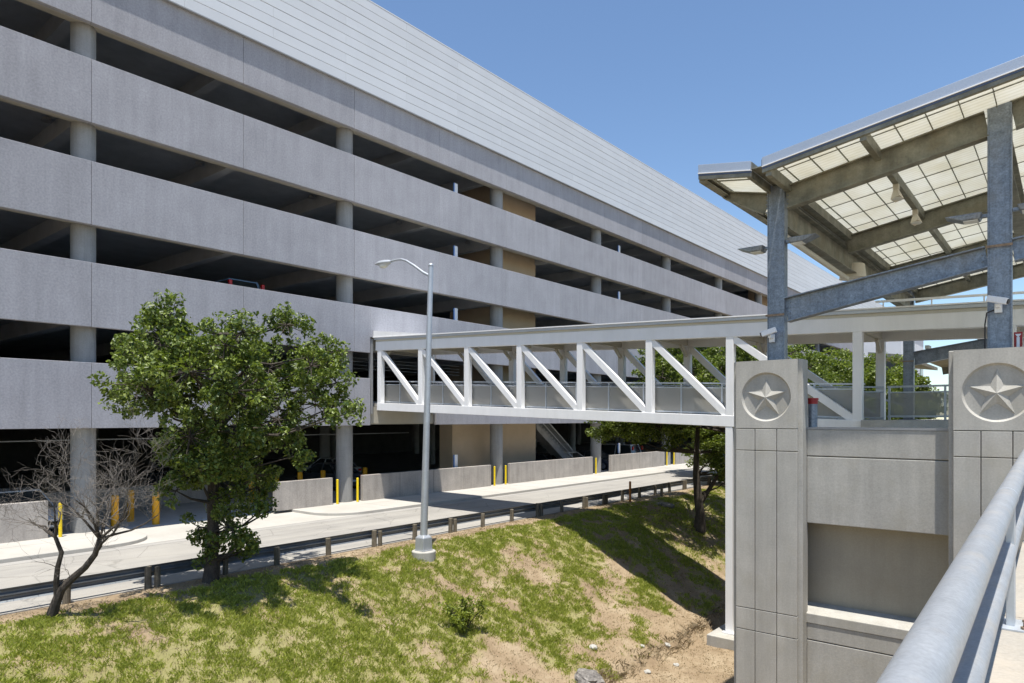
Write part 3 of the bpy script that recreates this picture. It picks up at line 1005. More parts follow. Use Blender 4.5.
for sgn, zz in ((1, 4.17), (-1, 4.15)):
    for dz in (-.16, -.08, 0, .08, .16):
        bl.cyl((XA + sgn * .20, CY - .008, E_(zz + dz)), (XA + sgn * .20, CY - .03, E_(zz + dz)), .014, n=6)
obj('bolts', bl, 'galv', canopy)
# girders along the platform
for x, z in ((XA + .05, 4.05), (XB, 4.55)):
    for a, b in ((FRAMES[0] + .17, FRAMES[3] - .17),):
        obj('girder', MB().ibeam((x, a, E_(z - .12)), (x, b, E_(z - .12)), .52, .24), 'galv_warm', canopy)
obj('gutter', MB().cyl((XA + .0, CY + .3, E_(3.60)), (XA + .0, FRAMES[1] + .7, E_(3.52)), .06, n=12), 'offwhite', canopy, smooth=True)
gt = MB()
for a, b, w in ((-4.47, -4.28, .02),):
    gt.box(a, b, YFR + .02, YBK, E_(4.49), E_(4.51))
    gt.box(a, a + .012, YFR + .02, YBK, E_(4.512), E_(4.62))
    gt.box(b - .012, b, YFR + .02, YBK, E_(4.512), E_(4.62))
obj('valley_gutter', gt, 'galv_warm', canopy)
# purlins along the platform carrying the sheets
def purlin(x, w, h, name='purlin'):
    z = zp(x)
    return obj(name, MB().box(x - w / 2, x + w / 2, YFR + .03, YBK - .03, z - .14 - h + .14, z - .004), 'galv_warm', canopy)
for x in (XA + .22, -2.64, .9, 3.0):
    purlin(x, .10, .19)
# fine frame of the sheets
gm = MB()
x = -4.0
while x < XE:
    z = zp(x)
    gm.box(x - .006, x + .006, YFR + .05, YBK - .05, z - .03, z - .004)
    x += .44
y = YFR + .45
while y < YBK:
    gm.hexa([(-4.2, y - .008, zp(-4.2) - .022), (XE, y - .008, zp(XE) - .022), (XE, y + .008, zp(XE) - .022), (-4.2, y + .008, zp(-4.2) - .022)],
            [(-4.2, y - .008, zp(-4.2) - .008), (XE, y - .008, zp(XE) - .008), (XE, y + .008, zp(XE) - .008), (-4.2, y + .008, zp(-4.2) - .008)])
    y += .98
obj('sheet_frame', gm, 'galv_warm', canopy)
def sheet(x0, x1, zf):
    return MB().hexa([(x0, YFR + .03, zf(x0)), (x1, YFR + .03, zf(x1)), (x1, YBK, zf(x1)), (x0, YBK, zf(x0))],
                     [(x0, YFR + .03, zf(x0) + .012), (x1, YFR + .03, zf(x1) + .012), (x1, YBK, zf(x1) + .012), (x0, YBK, zf(x0) + .012)])
obj('roof_sheet', sheet(-4.26, XE, zp), 'sheet', canopy)
def fascia(x0, x1, zf, y, t=.05):
    y2 = y + t
    def bar(z0, z1, ya, yb):
        return [(x0, ya, zf(x0) + z0), (x1, ya, zf(x1) + z0), (x1, yb, zf(x1) + z0), (x0, yb, zf(x0) + z0)], [(x0, ya, zf(x0) + z1), (x1, ya, zf(x1) + z1), (x1, yb, zf(x1) + z1), (x0, yb, zf(x0) + z1)]
    f = obj('fascia', MB().hexa(*bar(-.02, .14, y, y2)), 'fascia', canopy, bevel=.004)
    obj('fascia_lip', MB().hexa(*bar(-.035, -.018, y - .014, y2)), 'white', f)
    obj('flashing', MB().hexa(*bar(-.07, -.037, y + .004, y2)), 'fascia_dark', f)
    obj('end_channel', MB().hexa(*bar(-.135, -.072, y + .01, y2 + .03)), 'galv_warm', canopy)
fascia(-4.27, XE, lambda x: zp(x) + .02, YFR - .02)
def zw(x): return E_(4.47) - .165 * (x + 4.47)
fascia(-5.47, -4.47, lambda x: zw(x) + .02, YFR - .02)
obj('wing_sheet', sheet(-5.40, -4.50, zw), 'sheet', canopy)
wg = MB()
wg.box(-5.48, -5.40, YFR + .05, YBK, E_(4.50), E_(4.69))
wg.box(-5.48, -5.34, YFR + .05, YBK, E_(4.475), E_(4.498))
wg.box(-4.56, -4.49, YFR + .05, YBK, E_(4.36), E_(4.52))
obj('wing_beam', wg, 'galv_warm', canopy)
wm = MB()
wm.hexa([(-5.40, YFR + .5, zw(-5.4) - .03), (-4.5, YFR + .5, zw(-4.5) - .03), (-4.5, YFR + .52, zw(-4.5) - .03), (-5.4, YFR + .52, zw(-5.4) - .03)],
        [(-5.40, YFR + .5, zw(-5.4) - .004), (-4.5, YFR + .5, zw(-4.5) - .004), (-4.5, YFR + .52, zw(-4.5) - .004), (-5.4, YFR + .52, zw(-5.4) - .004)])
wm.hexa([(-5.40, YFR + .06, zw(-5.4) - .07), (-5.30, YFR + .06, zw(-5.30) - .07), (-5.30, YBK, zw(-5.30) - .07), (-5.4, YBK, zw(-5.4) - .07)],
        [(-5.40, YFR + .06, zw(-5.4) - .004), (-5.30, YFR + .06, zw(-5.30) - .004), (-5.30, YBK, zw(-5.30) - .004), (-5.4, YBK, zw(-5.4) - .004)])
obj('wing_frame', wm, 'galv_warm', canopy)

# fittings hung on the canopy
def column_light(x, sgn, z, y, label):
    t = thing('area_light', label, 'light', (x, y, z), 'flat lamps bolted to the canopy columns')
    s = sgn
    m = MB().hexa([(x + s * .10, y - .14, z - .05), (x + s * .34, y - .14, z - .05), (x + s * .34, y + .14, z - .05), (x + s * .10, y + .14, z - .05)],
                  [(x + s * .06, y - .16, z + .05), (x + s * .58, y - .16, z + .05), (x + s * .58, y + .16, z + .05), (x + s * .06, y + .16, z + .05)])
    obj('housing', m, 'galv', t, bevel=.015)
    obj('arm', MB().box(x, x + s * .1, y - .04, y + .04, z - .02, z + .03), 'galv', t)
    obj('lens', MB().box(x + s * .12, x + s * .32, y - .11, y + .11, z - .062, z - .051), 'lamp_clear', t)
column_light(XA - .166, -1, E_(3.30), CY, 'flat grey lamp on the left side of the left canopy column')
column_light(XA + .166, 1, E_(3.36), CY, 'flat grey lamp on the right side of the left canopy column')
column_light(XB - .166, -1, E_(3.27), CY, 'flat grey lamp on the left side of the right canopy column')
column_light(XB + .166, 1, E_(3.30), CY, 'flat grey lamp on the right side of the right canopy column')
def flood(y, label):
    x = -2.64
    z = zp(x) - .19
    t = thing('hanging_floodlight', label, 'light', (x, y, z), 'cream lamps hanging from the canopy roof')
    obj('bracket', MB().box(x - .05, x + .05, y - .05, y + .05, z - .10, z + .0), 'offwhite', t)
    obj('shade', MB().cyl((x, y, z - .10), (x + .03, y - .06, z - .30), .05, .12, n=4), 'offwhite', t)
    obj('lens', MB().cyl((x + .03, y - .06, z - .302), (x + .03, y - .061, z - .31), .1, .1, n=12), 'lamp_clear', t)
flood(15.0, 'cream lamp hanging under the canopy roof, nearer of the two on the middle purlin')
flood(17.1, 'cream lamp hanging under the canopy roof, second of two, just before the rear rafter')
t = thing('downlight', 'cream round lamp under the second rafter end behind the left canopy column', 'light', (XA + .02, FRAMES[1] + 1.2, E_(3.6)))
obj('housing', MB().cyl((XA + .02, FRAMES[1] + 1.2, E_(3.95)), (XA + .02, FRAMES[1] + 1.2, E_(3.6)), .28, .32, n=20), 'offwhite', t, smooth=True)
obj('stem', MB().cyl((XA + .02, FRAMES[1] + 1.2, E_(3.952)), (XA + .02, FRAMES[1] + 1.2, E_(4.0)), .06, n=10), 'galv_pole', t, smooth=True)
def camera_unit(x, y, z, label, dirx):
    t = thing('security_camera', label, 'camera', (x, y, z), 'white security cameras on the canopy columns')
    obj('bracket', MB().box(x - .05, x + .05, y - .03, y + .03, z - .17, z - .02).box(x - .03, x + .03, y - .14, y - .031, z - .10, z - .05), 'sign_white', t, bevel=.006)
    obj('body', MB().beam((x - dirx * .13, y - .15, z + .05), (x + dirx * .13, y - .2, z - .03), .11, .10), 'sign_white', t, bevel=.012)
    obj('lens', MB().cyl((x + dirx * .131, y - .2, z - .03), (x + dirx * .15, y - .204, z - .036), .04, n=12), 'black', t, smooth=True)
camera_unit(XB - .01, CY - .16, E_(1.84), 'white bullet security camera on the right canopy column', 1)
camera_unit(XA - .05, CY - .16, E_(1.62), 'white security camera low on the left canopy column beside the footbridge', -1)
t = thing('conduit_cable', 'thin dark cable running down the right canopy column from its camera', 'cable', (XB - .17, CY - .16, E_(1.06)))
obj('cable', MB().tube([(XB - .06, CY - .17, E_(1.72)), (XB - .16, CY - .175, E_(1.68)), (XB - .185, CY - .17, E_(1.5)), (XB - .185, CY - .17, E_(1.06))], [.012] * 4, 6), 'black', t, smooth=True)
t = thing('extinguisher_sign', 'small red sign with a white stripe beside the right canopy column', 'sign', (XB + .235, CY, E_(1.06)))
obj('plate', MB().box(XB + .18, XB + .29, CY - .01, CY + .01, E_(1.06), E_(1.36)), 'red', t)
obj('stripe', MB().box(XB + .215, XB + .255, CY - .014, CY - .0105, E_(1.08), E_(1.28)).prism([(XB + .235, CY - .014, E_(1.27)), (XB + .275, CY - .014, E_(1.33)), (XB + .195, CY - .014, E_(1.33))], (0, .0035, 0)), 'sign_white', t)

# ------------------------------------------------------------------ near walkway and handrail
structure('walkway_deck', MB().box(-.38, 3.2, -6, 5.24, 2.45, EYE - 1.23).box(-.38, 3.2, 5.256, 12.7, 2.45, EYE - 1.23), 'deck', bevel=.01)
structure('walkway_wall', MB().box(-.30, 3.1, -6, 12.6, -3.4, 2.445), 'pillar')
hand = thing('handrail', 'thick galvanised pipe handrail running along the edge of the near walkway', 'railing', (-.288, 5.0, EYE - 1.23))
def rl(y, dz=0):
    return (-(.24 + .0139 * (y - 1.55)), y, EYE - (.526 - .0239 * (y - 1.55)) - dz)
JY = 4.75
tr = MB().cyl(rl(-4), rl(JY - .003), .055, n=36)
tr.cyl(rl(JY + .003), rl(12.5), .055, n=36)
obj('top_rail', tr, 'rail', hand, smooth=True)
obj('weld_joint', MB().cyl(rl(JY - .012), rl(JY + .012), .0562, n=36), 'galv_pole', hand, smooth=True)
obj('lower_rail', MB().cyl(rl(-4, .33), rl(12.5, .33), .042, n=30), 'rail', hand, smooth=True)
for y in (-1.9, 1.5 - .05, 5.0, 8.5, 11.9):
    x, yy, z = rl(y)
    zd = EYE - 1.23
    p = obj('post', MB().box(x - .012, x + .03, y - .05, y + .05, zd + .012, z - .05), 'galv_pole', hand, bevel=.003)
    obj('base_plate', MB().box(x - .03, x + .13, y - .13, y + .13, zd - .0, zd + .012), 'galv_pole', p, bevel=.002)
    for dy in (-.085, .085):
        obj('anchor_bolt', MB().cyl((x + .085, y + dy, zd + .0125), (x + .085, y + dy, zd + .05), .014, n=6).cyl((x + .085, y + dy, zd + .0125), (x + .085, y + dy, zd + .026), .026, n=6), 'bolt', p)

# ------------------------------------------------------------------ guardrail along the road
gd = thing('guardrail', 'long grey steel guardrail on stubby wooden posts along the road edge', 'guardrail', (-17.2, 14.2, 0))
wbeam = [(0, .52), (-.02, .50), (-.075, .46), (-.075, .42), (-.02, .385), (-.02, .36), (-.075, .325), (-.075, .285), (-.02, .245), (0, .225)]
def rail_strip(y0, y1):
    vs, fs = [], []
    n = len(wbeam)
    for y in (y0, y1):
        for dx, z in wbeam: vs.append((-17.32 + dx, y, z + .0))
        for dx, z in wbeam: vs.append((-17.325 + dx - .006, y, z))
    for k in range(n - 1):
        fs.append((k, k + 1, 2 * n + k + 1, 2 * n + k))
        fs.append((n + k, 3 * n + k, 3 * n + k + 1, n + k + 1))
    fs.append((0, 2 * n, 3 * n, n))
    fs.append((n - 1, 2 * n - 1, 4 * n - 1, 3 * n - 1))
    return MB().add(vs, fs)
PY = [-3.2 + 1.725 * k for k in range(45)]
obj('rail_beam', rail_strip(-12, 74), 'guard', gd)
for k, y in enumerate(PY):
    r = random.Random(k)
    h = .50 + r.uniform(-.03, .05)
    lean = r.uniform(-.03, .03)
    p = obj('post', MB().cyl((-17.2, y, -.3), (-17.2 + lean, y + r.uniform(-.02, .02), h), .085, .078, n=10), 'wood', gd, bevel=.012)
    if r.random() < .35:
        obj('block', MB().cyl((-17.17, y + .21, -.1), (-17.17, y + .21, h - .04), .07, n=10), 'wood', p, bevel=.01)

# ------------------------------------------------------------------ street lamp
lx, ly = -15.45, 14.55
lz = ground_z(lx, ly)
lamp = thing('street_lamp', 'tall galvanised street lamp with one curved arm on the grassy bank', 'street lamp', (lx, ly, lz))
obj('footing', MB().cyl((lx, ly, lz - .4), (lx, ly, lz + .20), .37, n=28), 'pillar', lamp, smooth=True, bevel=.03)
obj('base_cover', MB().box(lx - .20, lx + .20, ly - .20, ly + .20, lz + .202, lz + .235).hexa([(lx - .19, ly - .19, lz + .236), (lx + .19, ly - .19, lz + .236), (lx + .19, ly + .19, lz + .236), (lx - .19, ly + .19, lz + .236)],
    [(lx - .18, ly - .18, lz + .60), (lx + .18, ly - .18, lz + .60), (lx + .18, ly + .18, lz + .60), (lx - .18, ly + .18, lz + .60)]).hexa([(lx - .18, ly - .18, lz + .601), (lx + .18, ly - .18, lz + .601), (lx + .18, ly + .18, lz + .601), (lx - .18, ly + .18, lz + .601)],
    [(lx - .11, ly - .11, lz + .68), (lx + .11, ly - .11, lz + .68), (lx + .11, ly + .11, lz + .68), (lx - .11, ly + .11, lz + .68)]), 'galv_pole', lamp, bevel=.012)
ztop = 8.80
tx, ty = lx + .17, ly + .14
obj('pole', MB().cyl((lx, ly, lz + .6), (tx, ty, ztop), .115, .075, n=20), 'galv_pole', lamp, smooth=True)
obj('pole_cap', MB().ball((tx, ty, ztop), .085, 14, 8, (1, 1, .9)), 'galv_pole', lamp, smooth=True)
arm = [(tx, ty, 8.46), (tx - .35, ty, 8.64), (tx - .75, ty, 8.90), (tx - 1.12, ty, 9.11), (tx - 1.35, ty, 9.19), (tx - 1.62, ty, 9.21), (tx - 1.9, ty, 9.20)]
obj('arm', MB().tube(arm, [.045, .042, .04, .037, .035, .033, .033], 12), 'galv_pole', lamp, smooth=True)
hx = tx - 1.85
vs, fs = [], []
secs = [(0, .055, .05, -.045), (-.12, .10, .075, -.07), (-.3, .15, .10, -.10), (-.5, .155, .10, -.09), (-.68, .11, .07, -.03), (-.78, .04, .025, .0)]
for dx, hw, zu, zl in secs:
    for k in range(10):
        a = 2 * math.pi * k / 10
        c, s = math.cos(a), math.sin(a)
        vs.append((hx + dx, ty + hw * c, 9.19 + (zu if s > 0 else -zl) * s))
n = 10
for i in range(len(secs) - 1):
    for k in range(n):
        fs.append((i * n + k, i * n + (k + 1) % n, (i + 1) * n + (k + 1) % n, (i + 1) * n + k))
fs.append(tuple(range(n))[::-1]); fs.append(tuple(range((len(secs) - 1) * n, len(secs) * n)))
hd = obj('lamp_head', MB().add(vs, fs), 'galv_pole', lamp, smooth=True)
obj('lens', MB().ball((hx - .38, ty, 9.11), .14, 14, 8, (1.3, .9, .6)), 'lamp_clear', hd, smooth=True)

# ------------------------------------------------------------------ trees
def leaf_mesh(name, centres, radii, per, size, mat, parent, flat=.6, up=.55):
    """leaf blades around many clump centres; each leaf a folded four-point blade"""
    C = np.repeat(np.array(centres), per, axis=0)
    Rr = np.repeat(np.array(radii), per)
    n = len(C)
    d = RNG.normal(0, 1, (n, 3))
    d /= np.linalg.norm(d, axis=1)[:, None] + 1e-9
    rad = Rr * RNG.uniform(.25, 1.0, n) ** .6
    P = C + d * rad[:, None] * np.array([1, 1, flat])
    nrm = RNG.normal(0, .75, (n, 3)) + d * .5
    nrm[:, 2] += up
    nrm /= np.linalg.norm(nrm, axis=1)[:, None] + 1e-9
    t = np.cross(nrm, RNG.normal(0, 1, (n, 3)))
    t /= np.linalg.norm(t, axis=1)[:, None] + 1e-9
    b = np.cross(nrm, t)
    s = size * RNG.uniform(.6, 1.25, n)[:, None]
    V = np.zeros((n, 4, 3))
    V[:, 0] = P - t * s * .5
    V[:, 1] = P + b * s * .30 + nrm * s * .10
    V[:, 2] = P + t * s * .55 - nrm * s * .10
    V[:, 3] = P - b * s * .30 + nrm * s * .10
    base = np.array(world_loc(parent)) if parent else np.zeros(3)
    V = V - base
    me = bpy.data.meshes.new(name)
    me.vertices.add(n * 4)
    me.vertices.foreach_set('co', V.reshape(-1))
    F = np.stack([np.arange(n) * 4, np.arange(n) * 4 + 1, np.arange(n) * 4 + 2, np.arange(n) * 4, np.arange(n) * 4 + 2, np.arange(n) * 4 + 3], 1)
    me.loops.add(n * 6)
    me.loops.foreach_set('vertex_index', F.reshape(-1))
    me.polygons.add(n * 2)
    me.polygons.foreach_set('loop_start', np.arange(n * 2) * 3)
    me.update(calc_edges=True)
    me.materials.append(M[mat])
    o = bpy.data.objects.new(name, me)
    COL.objects.link(o)
    o.parent = parent
    return o

RV = Vector((.7733, .6340, 0))      # across the photograph's view, only used to lay out crowns
FV = Vector((-.6340, .7733, 0))

def crown_tree(name, label, cat, base, trunk, blobs, leafsize, per, leafmat, sub=10, subr=.34, group=None, twigs=True, trunk_r=.15, seed=1, flat=.7):
    rnd = random.Random(seed)
    base = Vector(base)
    t = thing(name, label, cat, base, group)
    pts = [base + RV * u + FV * v + Vector((0, 0, z)) for u, v, z in trunk]
    rad = [trunk_r * (1 - .72 * i / (len(pts) - 1)) for i in range(len(pts))]
    rad[0] *= 1.25
    wood = MB().tube(pts, rad, 10)
    centres, radii = [], []
    for u, v, z, r, rz in blobs:
        c = base + RV * u + FV * v + Vector((0, 0, z))
        # limb from the nearest lower trunk point
        cand = [p for p in pts if p.z < c.z - .15] or [pts[1]]
        a = min(cand, key=lambda p: (p - c).length + .35 * abs(p.z - c.z))
        mid = a.lerp(c, .5) + Vector((rnd.uniform(-.1, .1), rnd.uniform(-.1, .1), -.12 * (c - a).length + .1))
        wood.tube([a, mid, c], [max(.02, trunk_r * .33), .028, .012], 6)
        k = max(3, int(sub * (r / .9) ** 1.6))
        for _ in range(k):
            while True:
                d = Vector((rnd.uniform(-1, 1), rnd.uniform(-1, 1), rnd.uniform(-1, 1)))
                if .15 < d.length < 1: break
            d = d.normalized() * (d.length ** .45)
            s = c + Vector((d.x * r, d.y * r, d.z * rz))
            centres.append(tuple(s))
            radii.append(subr * rnd.uniform(.6, 1.25))
            if twigs:
                wood.tube([c, c.lerp(s, .6) + Vector((0, 0, -.05)), s], [.014, .009, .004], 4)
    obj('trunk', wood, 'bark', t, smooth=True)
    leaf_mesh('crown', centres, radii, per, leafsize, leafmat, t, flat=flat)
    return t

# leafy tree by the guardrail
def big_tree():
    bx, by = -16.6, 8.40
    bz = ground_z(bx, by) - .03
    S = 17.55 / 682.7
    d0 = 211
    blobs = []
    rnd = random.Random(4)
    def B(px, py, r, v=None, rz=None):
        u = (px - d0) * S
        z = (583 - py) * S
        rr = r * S
        blobs.append((u, (rnd.uniform(-1.3, 1.3) if v is None else v), z, rr, (rz * S if rz else rr * .85)))
    for a in ((150, 328, 24), (182, 322, 26), (125, 350, 22), (200, 345, 30), (255, 335, 28), (284, 325, 26), (306, 348, 26), (268, 318, 14), (240, 345, 18),
              (150, 365, 32), (118, 385, 20), (140, 395, 26), (175, 375, 36), (210, 375, 36), (250, 370, 36), (288, 372, 34), (320, 378, 22), (300, 400, 26), (335, 395, 14), (352, 408, 9), (330, 412, 10),
              (185, 410, 34), (225, 405, 36), (262, 405, 30), (160, 408, 18), (200, 440, 30), (235, 436, 32), (275, 440, 22), (292, 450, 13), (250, 455, 20),
              (215, 470, 30), (190, 480, 16), (235, 485, 22), (210, 505, 24), (190, 520, 18), (232, 515, 24), (252, 508, 12), (205, 545, 20), (228, 548, 18), (185, 540, 12), (240, 535, 14), (262, 500, 8), (300, 385, 26), (275, 415, 30), (245, 425, 34), (310, 365, 26), (190, 425, 30), (165, 395, 26), (215, 455, 34), (245, 470, 24), (195, 462, 22)):
        a = ((211 + (a[0] - 211) * .84 if a[0] < 211 else a[0]) + 4, a[1] + 9, a[2] * .84) + tuple(a[3:])
        B(*a)
    for px, py, r, v in ((200, 350, 40, 1.9), (240, 360, 40, 2.1), (170, 385, 36, -1.9), (230, 375, 40, -2.2), (270, 390, 34, -1.7), (210, 400, 40, 2.4), (215, 430, 34, -1.5), (215, 440, 34, 1.7), (260, 350, 30, -1.8), (180, 345, 30, -1.4)):
        B(px * .8 + 211 * .2 + 4, py + 9, r * .9, v)
    trunk = [(0, 0, 0), (.02, 0, .5), (.06, .03, 1.2), (.03, .0, 2.0), (.08, -.03, 2.9), (.12, .0, 3.8), (.15, 0, 4.7), (.2, 0, 5.6), (.2, 0, 6.2)]
    t = crown_tree('leafy_tree', 'dense green leafy tree beside the guardrail, left of the street lamp', 'tree', (bx, by, bz), trunk, blobs, .112, 56, 'leaf', sub=28, subr=.21, trunk_r=.17, seed=3, flat=.95)
big_tree()

# tree under and behind the bridge
def bridge_tree():
    bx, by = -13.1, 29.4
    bz = ground_z(bx, by) - .05
    blobs = []
    rnd = random.Random(9)
    for _ in range(105):
        a = rnd.uniform(0, 2 * math.pi)
        rr = rnd.uniform(.2, 1) ** .5 * 5.2
        z = rnd.uniform(4.75, 8.5)
        k = math.sqrt(max(.05, 1 - ((z - 5.7) / 3.4) ** 2))
        u = rr * math.cos(a) * k + .9
        v = rr * math.sin(a) * k + .5
        blobs.append((u, v, z, rnd.uniform(.7, 1.15), rnd.uniform(.5, .85)))
    for u, v, z in ((-2.6, .3, 4.5), (-1.6, -.4, 4.2), (-3.6, .5, 4.6), (1.2, 0, 3.0), (1.6, .3, 2.5), (.6, -.3, 3.5), (1.9, .6, 2.9), (-4.2, 1, 4.6), (-3.6, 1.4, 5.3)):
        blobs.append((u, v, z, .7, .45))
    trunk = [(0, 0, 0), (.05, 0, .8), (-.05, .05, 1.7), (-.12, .05, 2.6), (-.1, .1, 3.6), (0, .2, 4.8), (.05, .3, 6.0)]
    t = crown_tree('shade_tree', 'broad green tree behind the footbridge with its trunk in shade below the deck', 'tree', (bx, by, bz), trunk, blobs, .13, 85, 'leaf2', sub=12, subr=.36, trunk_r=.24, seed=8)
    b0 = Vector((bx, by, bz))
    w = MB().tube([b0 + RV * -.02 + Vector((0, 0, 1.2)), b0 + RV * .5 + Vector((0, 0, 2.0)), b0 + RV * 1.1 + Vector((0, 0, 3.0)), b0 + RV * 1.5 + Vector((0, 0, 4.2))], [.13, .10, .07, .03], 8)
    obj('limb', w, 'bark', t, smooth=True)
bridge_tree()

def far_tree(x, y, z0, h, r, label, seed):
    rnd = random.Random(seed)
    blobs = []
    for _ in range(60):
        a = rnd.uniform(0, 2 * math.pi)
        z = rnd.uniform(.35, .97) * h
        k = math.sqrt(max(.12, 1 - abs((z / h - .62) / .42) ** 3))
        rr = rnd.uniform(.3, 1) ** .5 * r * k
        blobs.append((rr * math.cos(a), rr * math.sin(a), z, r * .25, r * .2))
    trunk = [(0, 0, 0), (.05, .02, h * .25), (0, .05, h * .5), (0, 0, h * .85)]
    return crown_tree('green_tree', label, 'tree', (x, y, z0), trunk, blobs, .17, 90, 'leaf3', sub=11, subr=.48, trunk_r=.2, seed=seed, group='trees beyond the footbridge', twigs=False)
far_tree(-10.8, 41.0, -2.9, 10.6, 4.2, 'sunlit yellow green tree seen between the left star pillar and the last bridge post', 21)
far_tree(-15.2, 43.0, -1.8, 8.9, 4.0, 'sunlit green tree seen through the bridge truss just left of the star pillar', 22)
far_tree(-18.6, 47.0, -.2, 8.2, 3.6, 'farther green tree seen through the bridge truss beside the garage', 23)
far_tree(-8.4, 44.0, -3.0, 9.6, 2.8, 'sunlit green tree right of the last bridge post', 24)
far_tree(-9.2, 60.0, -3.0, 8.4, 2.6, 'small bright green tree behind the platform railing and rear canopy column', 25)

# bare tree
def bare_tree():
    bx, by = -16.2, 4.85
    bz = ground_z(bx, by) - .04
    S = 14.05 / 682.7
    base = Vector((bx, by, bz))
    t = thing('bare_tree', 'small leafless tree with two crooked trunks at the left edge of the bank', 'tree', base)
    def P(px, py, v=0):
        return base + RV * ((px - 54) * S) + FV * v + Vector((0, 0, (619 - py) * S))
    trunk = MB()
    t1 = [P(52, 621), P(58, 603), P(63, 590), P(72, 580, .05), P(84, 569, .1), P(94, 556, .1), (P(99, 540, .1))]
    trunk.tube(t1, [.12, .095, .085, .075, .065, .058, .05], 9)
    t2 = [P(60, 597), P(60, 582, -.05), P(63, 567, -.1), P(67, 552, -.1), P(61, 537, -.1)]
    trunk.tube(t2, [.075, .055, .05, .045, .038], 8)
    twig = MB()
    rnd = random.Random(12)
    def grow(p, d, L, r, depth, up):
        pts, rr = [p], [r]
        n = 4 if depth > 1 else 3
        q = p
        dd = d.copy()
        for i in range(n):
            dd = (dd + Vector((rnd.uniform(-.42, .42), rnd.uniform(-.42, .42), rnd.uniform(-.34, .36) + up))).normalized()
            q = q + dd * (L / n)
            pts.append(q)
            rr.append(max(.0017, r * (1 - .66 * (i + 1) / n)))
        (trunk if r > .02 else twig).tube(pts, rr, 6 if r > .02 else 4)
        if depth <= 0:
            return
        k = rnd.choice((2, 2, 3, 3)) if depth < 5 else 3
        for i in range(k):
            j = rnd.randint(1, n)
            s = Vector((rnd.uniform(-1, 1), rnd.uniform(-1, 1), rnd.uniform(-.35, .7)))
            nd = (dd * .9 + s.normalized() * .85).normalized()
            grow(pts[j], nd, L * rnd.uniform(.55, .85), max(.0026, rr[j] * .6), depth - 1, up)
    def D(u, v, z): return (RV * u + FV * v + Vector((0, 0, z))).normalized()
    e1 = t1[-1]
    for u, v, z, L in ((-.5, .2, .9, 1.1), (.15, -.2, 1, 1.2), (.75, .1, .7, 1.35), (-.9, -.3, .55, 1.2), (.9, .4, .75, 1.3), (.2, .7, .8, 1.0), (-.6, -.1, .8, 1.2)):
        grow(e1, D(u, v, z), L * .9, .032, 5, .02)
    grow(t1[4], D(.8, .3, .8), 1.0, .022, 4, .03)
    grow(t1[5], D(.7, -.2, .75), 1.5, .028, 5, .03)
    e2 = t2[-1]
    for u, v, z, L in ((-.8, -.2, .6, 1.0), (-.4, .3, .9, .95), (-1, .2, .45, 1.1), (.2, -.4, .9, .9)):
        grow(e2, D(u, v, z), L * .9, .027, 4, .01)
    grow(t2[2], D(-.6, -.3, .6), .5, .009, 2, .02)
    grow(t1[3], D(-.3, -.5, .8), .5, .009, 2, .02)
    obj('trunk', trunk, 'bark', t, smooth=True)
    obj('twigs', twig, 'twig', t, smooth=True)
bare_tree()

# sapling on the bank
def sapling():
    x, y = -12.6, 13.35
    z = ground_z(x, y)
    t = thing('sapling', 'small leafy sapling growing alone on the middle of the bank', 'plant', (x, y, z))
    b = Vector((x, y, z))
    rnd = random.Random(5)
    w = MB()
    cs, rs = [], []
    for k in range(16):
        u, v, h = rnd.uniform(-.5, .6), rnd.uniform(-.35, .35), rnd.uniform(.25, 1.05)
        if k < 3: u *= .3
        e = b + RV * u + FV * v + Vector((0, 0, h))
        w.tube([b, b.lerp(e, .5) + Vector((0, 0, .1)), e], [.018, .012, .005], 5)
        for _ in range(6):
            s = b.lerp(e, rnd.uniform(.45, 1.05))
            cs.append((s.x + rnd.uniform(-.1, .1), s.y + rnd.uniform(-.1, .1), s.z + rnd.uniform(-.06, .1)))
            rs.append(rnd.uniform(.08, .16))
    obj('stems', w, 'bark', t, smooth=True)
    leaf_mesh('leaves', cs, rs, 22, .075, 'leaf4', t)
sapling()

def boulder(name, label, x, y, r, sq, seed, mat='stone'):
    z = ground_z(x, y)
    mb = MB().ball((x, y, z + r * sq * .35), r, 22, 14, (1.15, .9, sq))
    c = Vector((x, y, z + r * sq * .35))
    vs = []
    for p in mb.v:
        d = Vector(p) - c
        k = 1 + .30 * noise.noise(d * (1.6 / r) + Vector((seed, 0, 0))) + .14 * noise.noise(d * (4.5 / r) + Vector((seed, 3, 0)))
        vs.append(tuple(c + d * k))
    mb.v = vs
    o = obj(name, mb, mat, loc=(x, y, z), smooth=False)
    return tag(o, label, 'rock')
boulder('boulder', 'rough grey limestone boulder at the foot of the bank, at the photo bottom edge', -9.75, 15.0, .40, .6, 3)
boulder('boulder', 'flat grey rock lying in the tree shade under the footbridge', -15.2, 30.2, .42, .4, 7)
for k, (x, y, r) in enumerate(((-9.6, 19.2, .10), (-9.9, 18.2, .07), (-8.9, 18.4, .08), (-9.3, 17.4, .09), (-10.6, 16.6, .11))):
    o = boulder('stone', ('fist sized pale stone at the bank foot near the footing', 'tiny pale stone low on the bank, below the bridge shadow', 'pale stone on the flat ground in front of the footing', 'small pale stone between boulder and footing', 'small stone just behind the big boulder')[k], x, y, r, .7, 20 + k, 'pillar')

# marker posts near the guardrail
t = thing('marker_post', 'slim orange brown marker post standing before the guardrail under the bridge', 'post', (-16.6, 29.3, 0))
obj('post', MB().box(-16.64, -16.56, 29.26, 29.34, -.2, 1.02), 'orange', t)
t = thing('marker_post', 'short pale wooden marker post before the guardrail, beside the shade tree', 'post', (-16.6, 32.6, 0))
obj('post', MB().box(-16.66, -16.54, 32.55, 32.65, -.2, .62), 'wood', t)

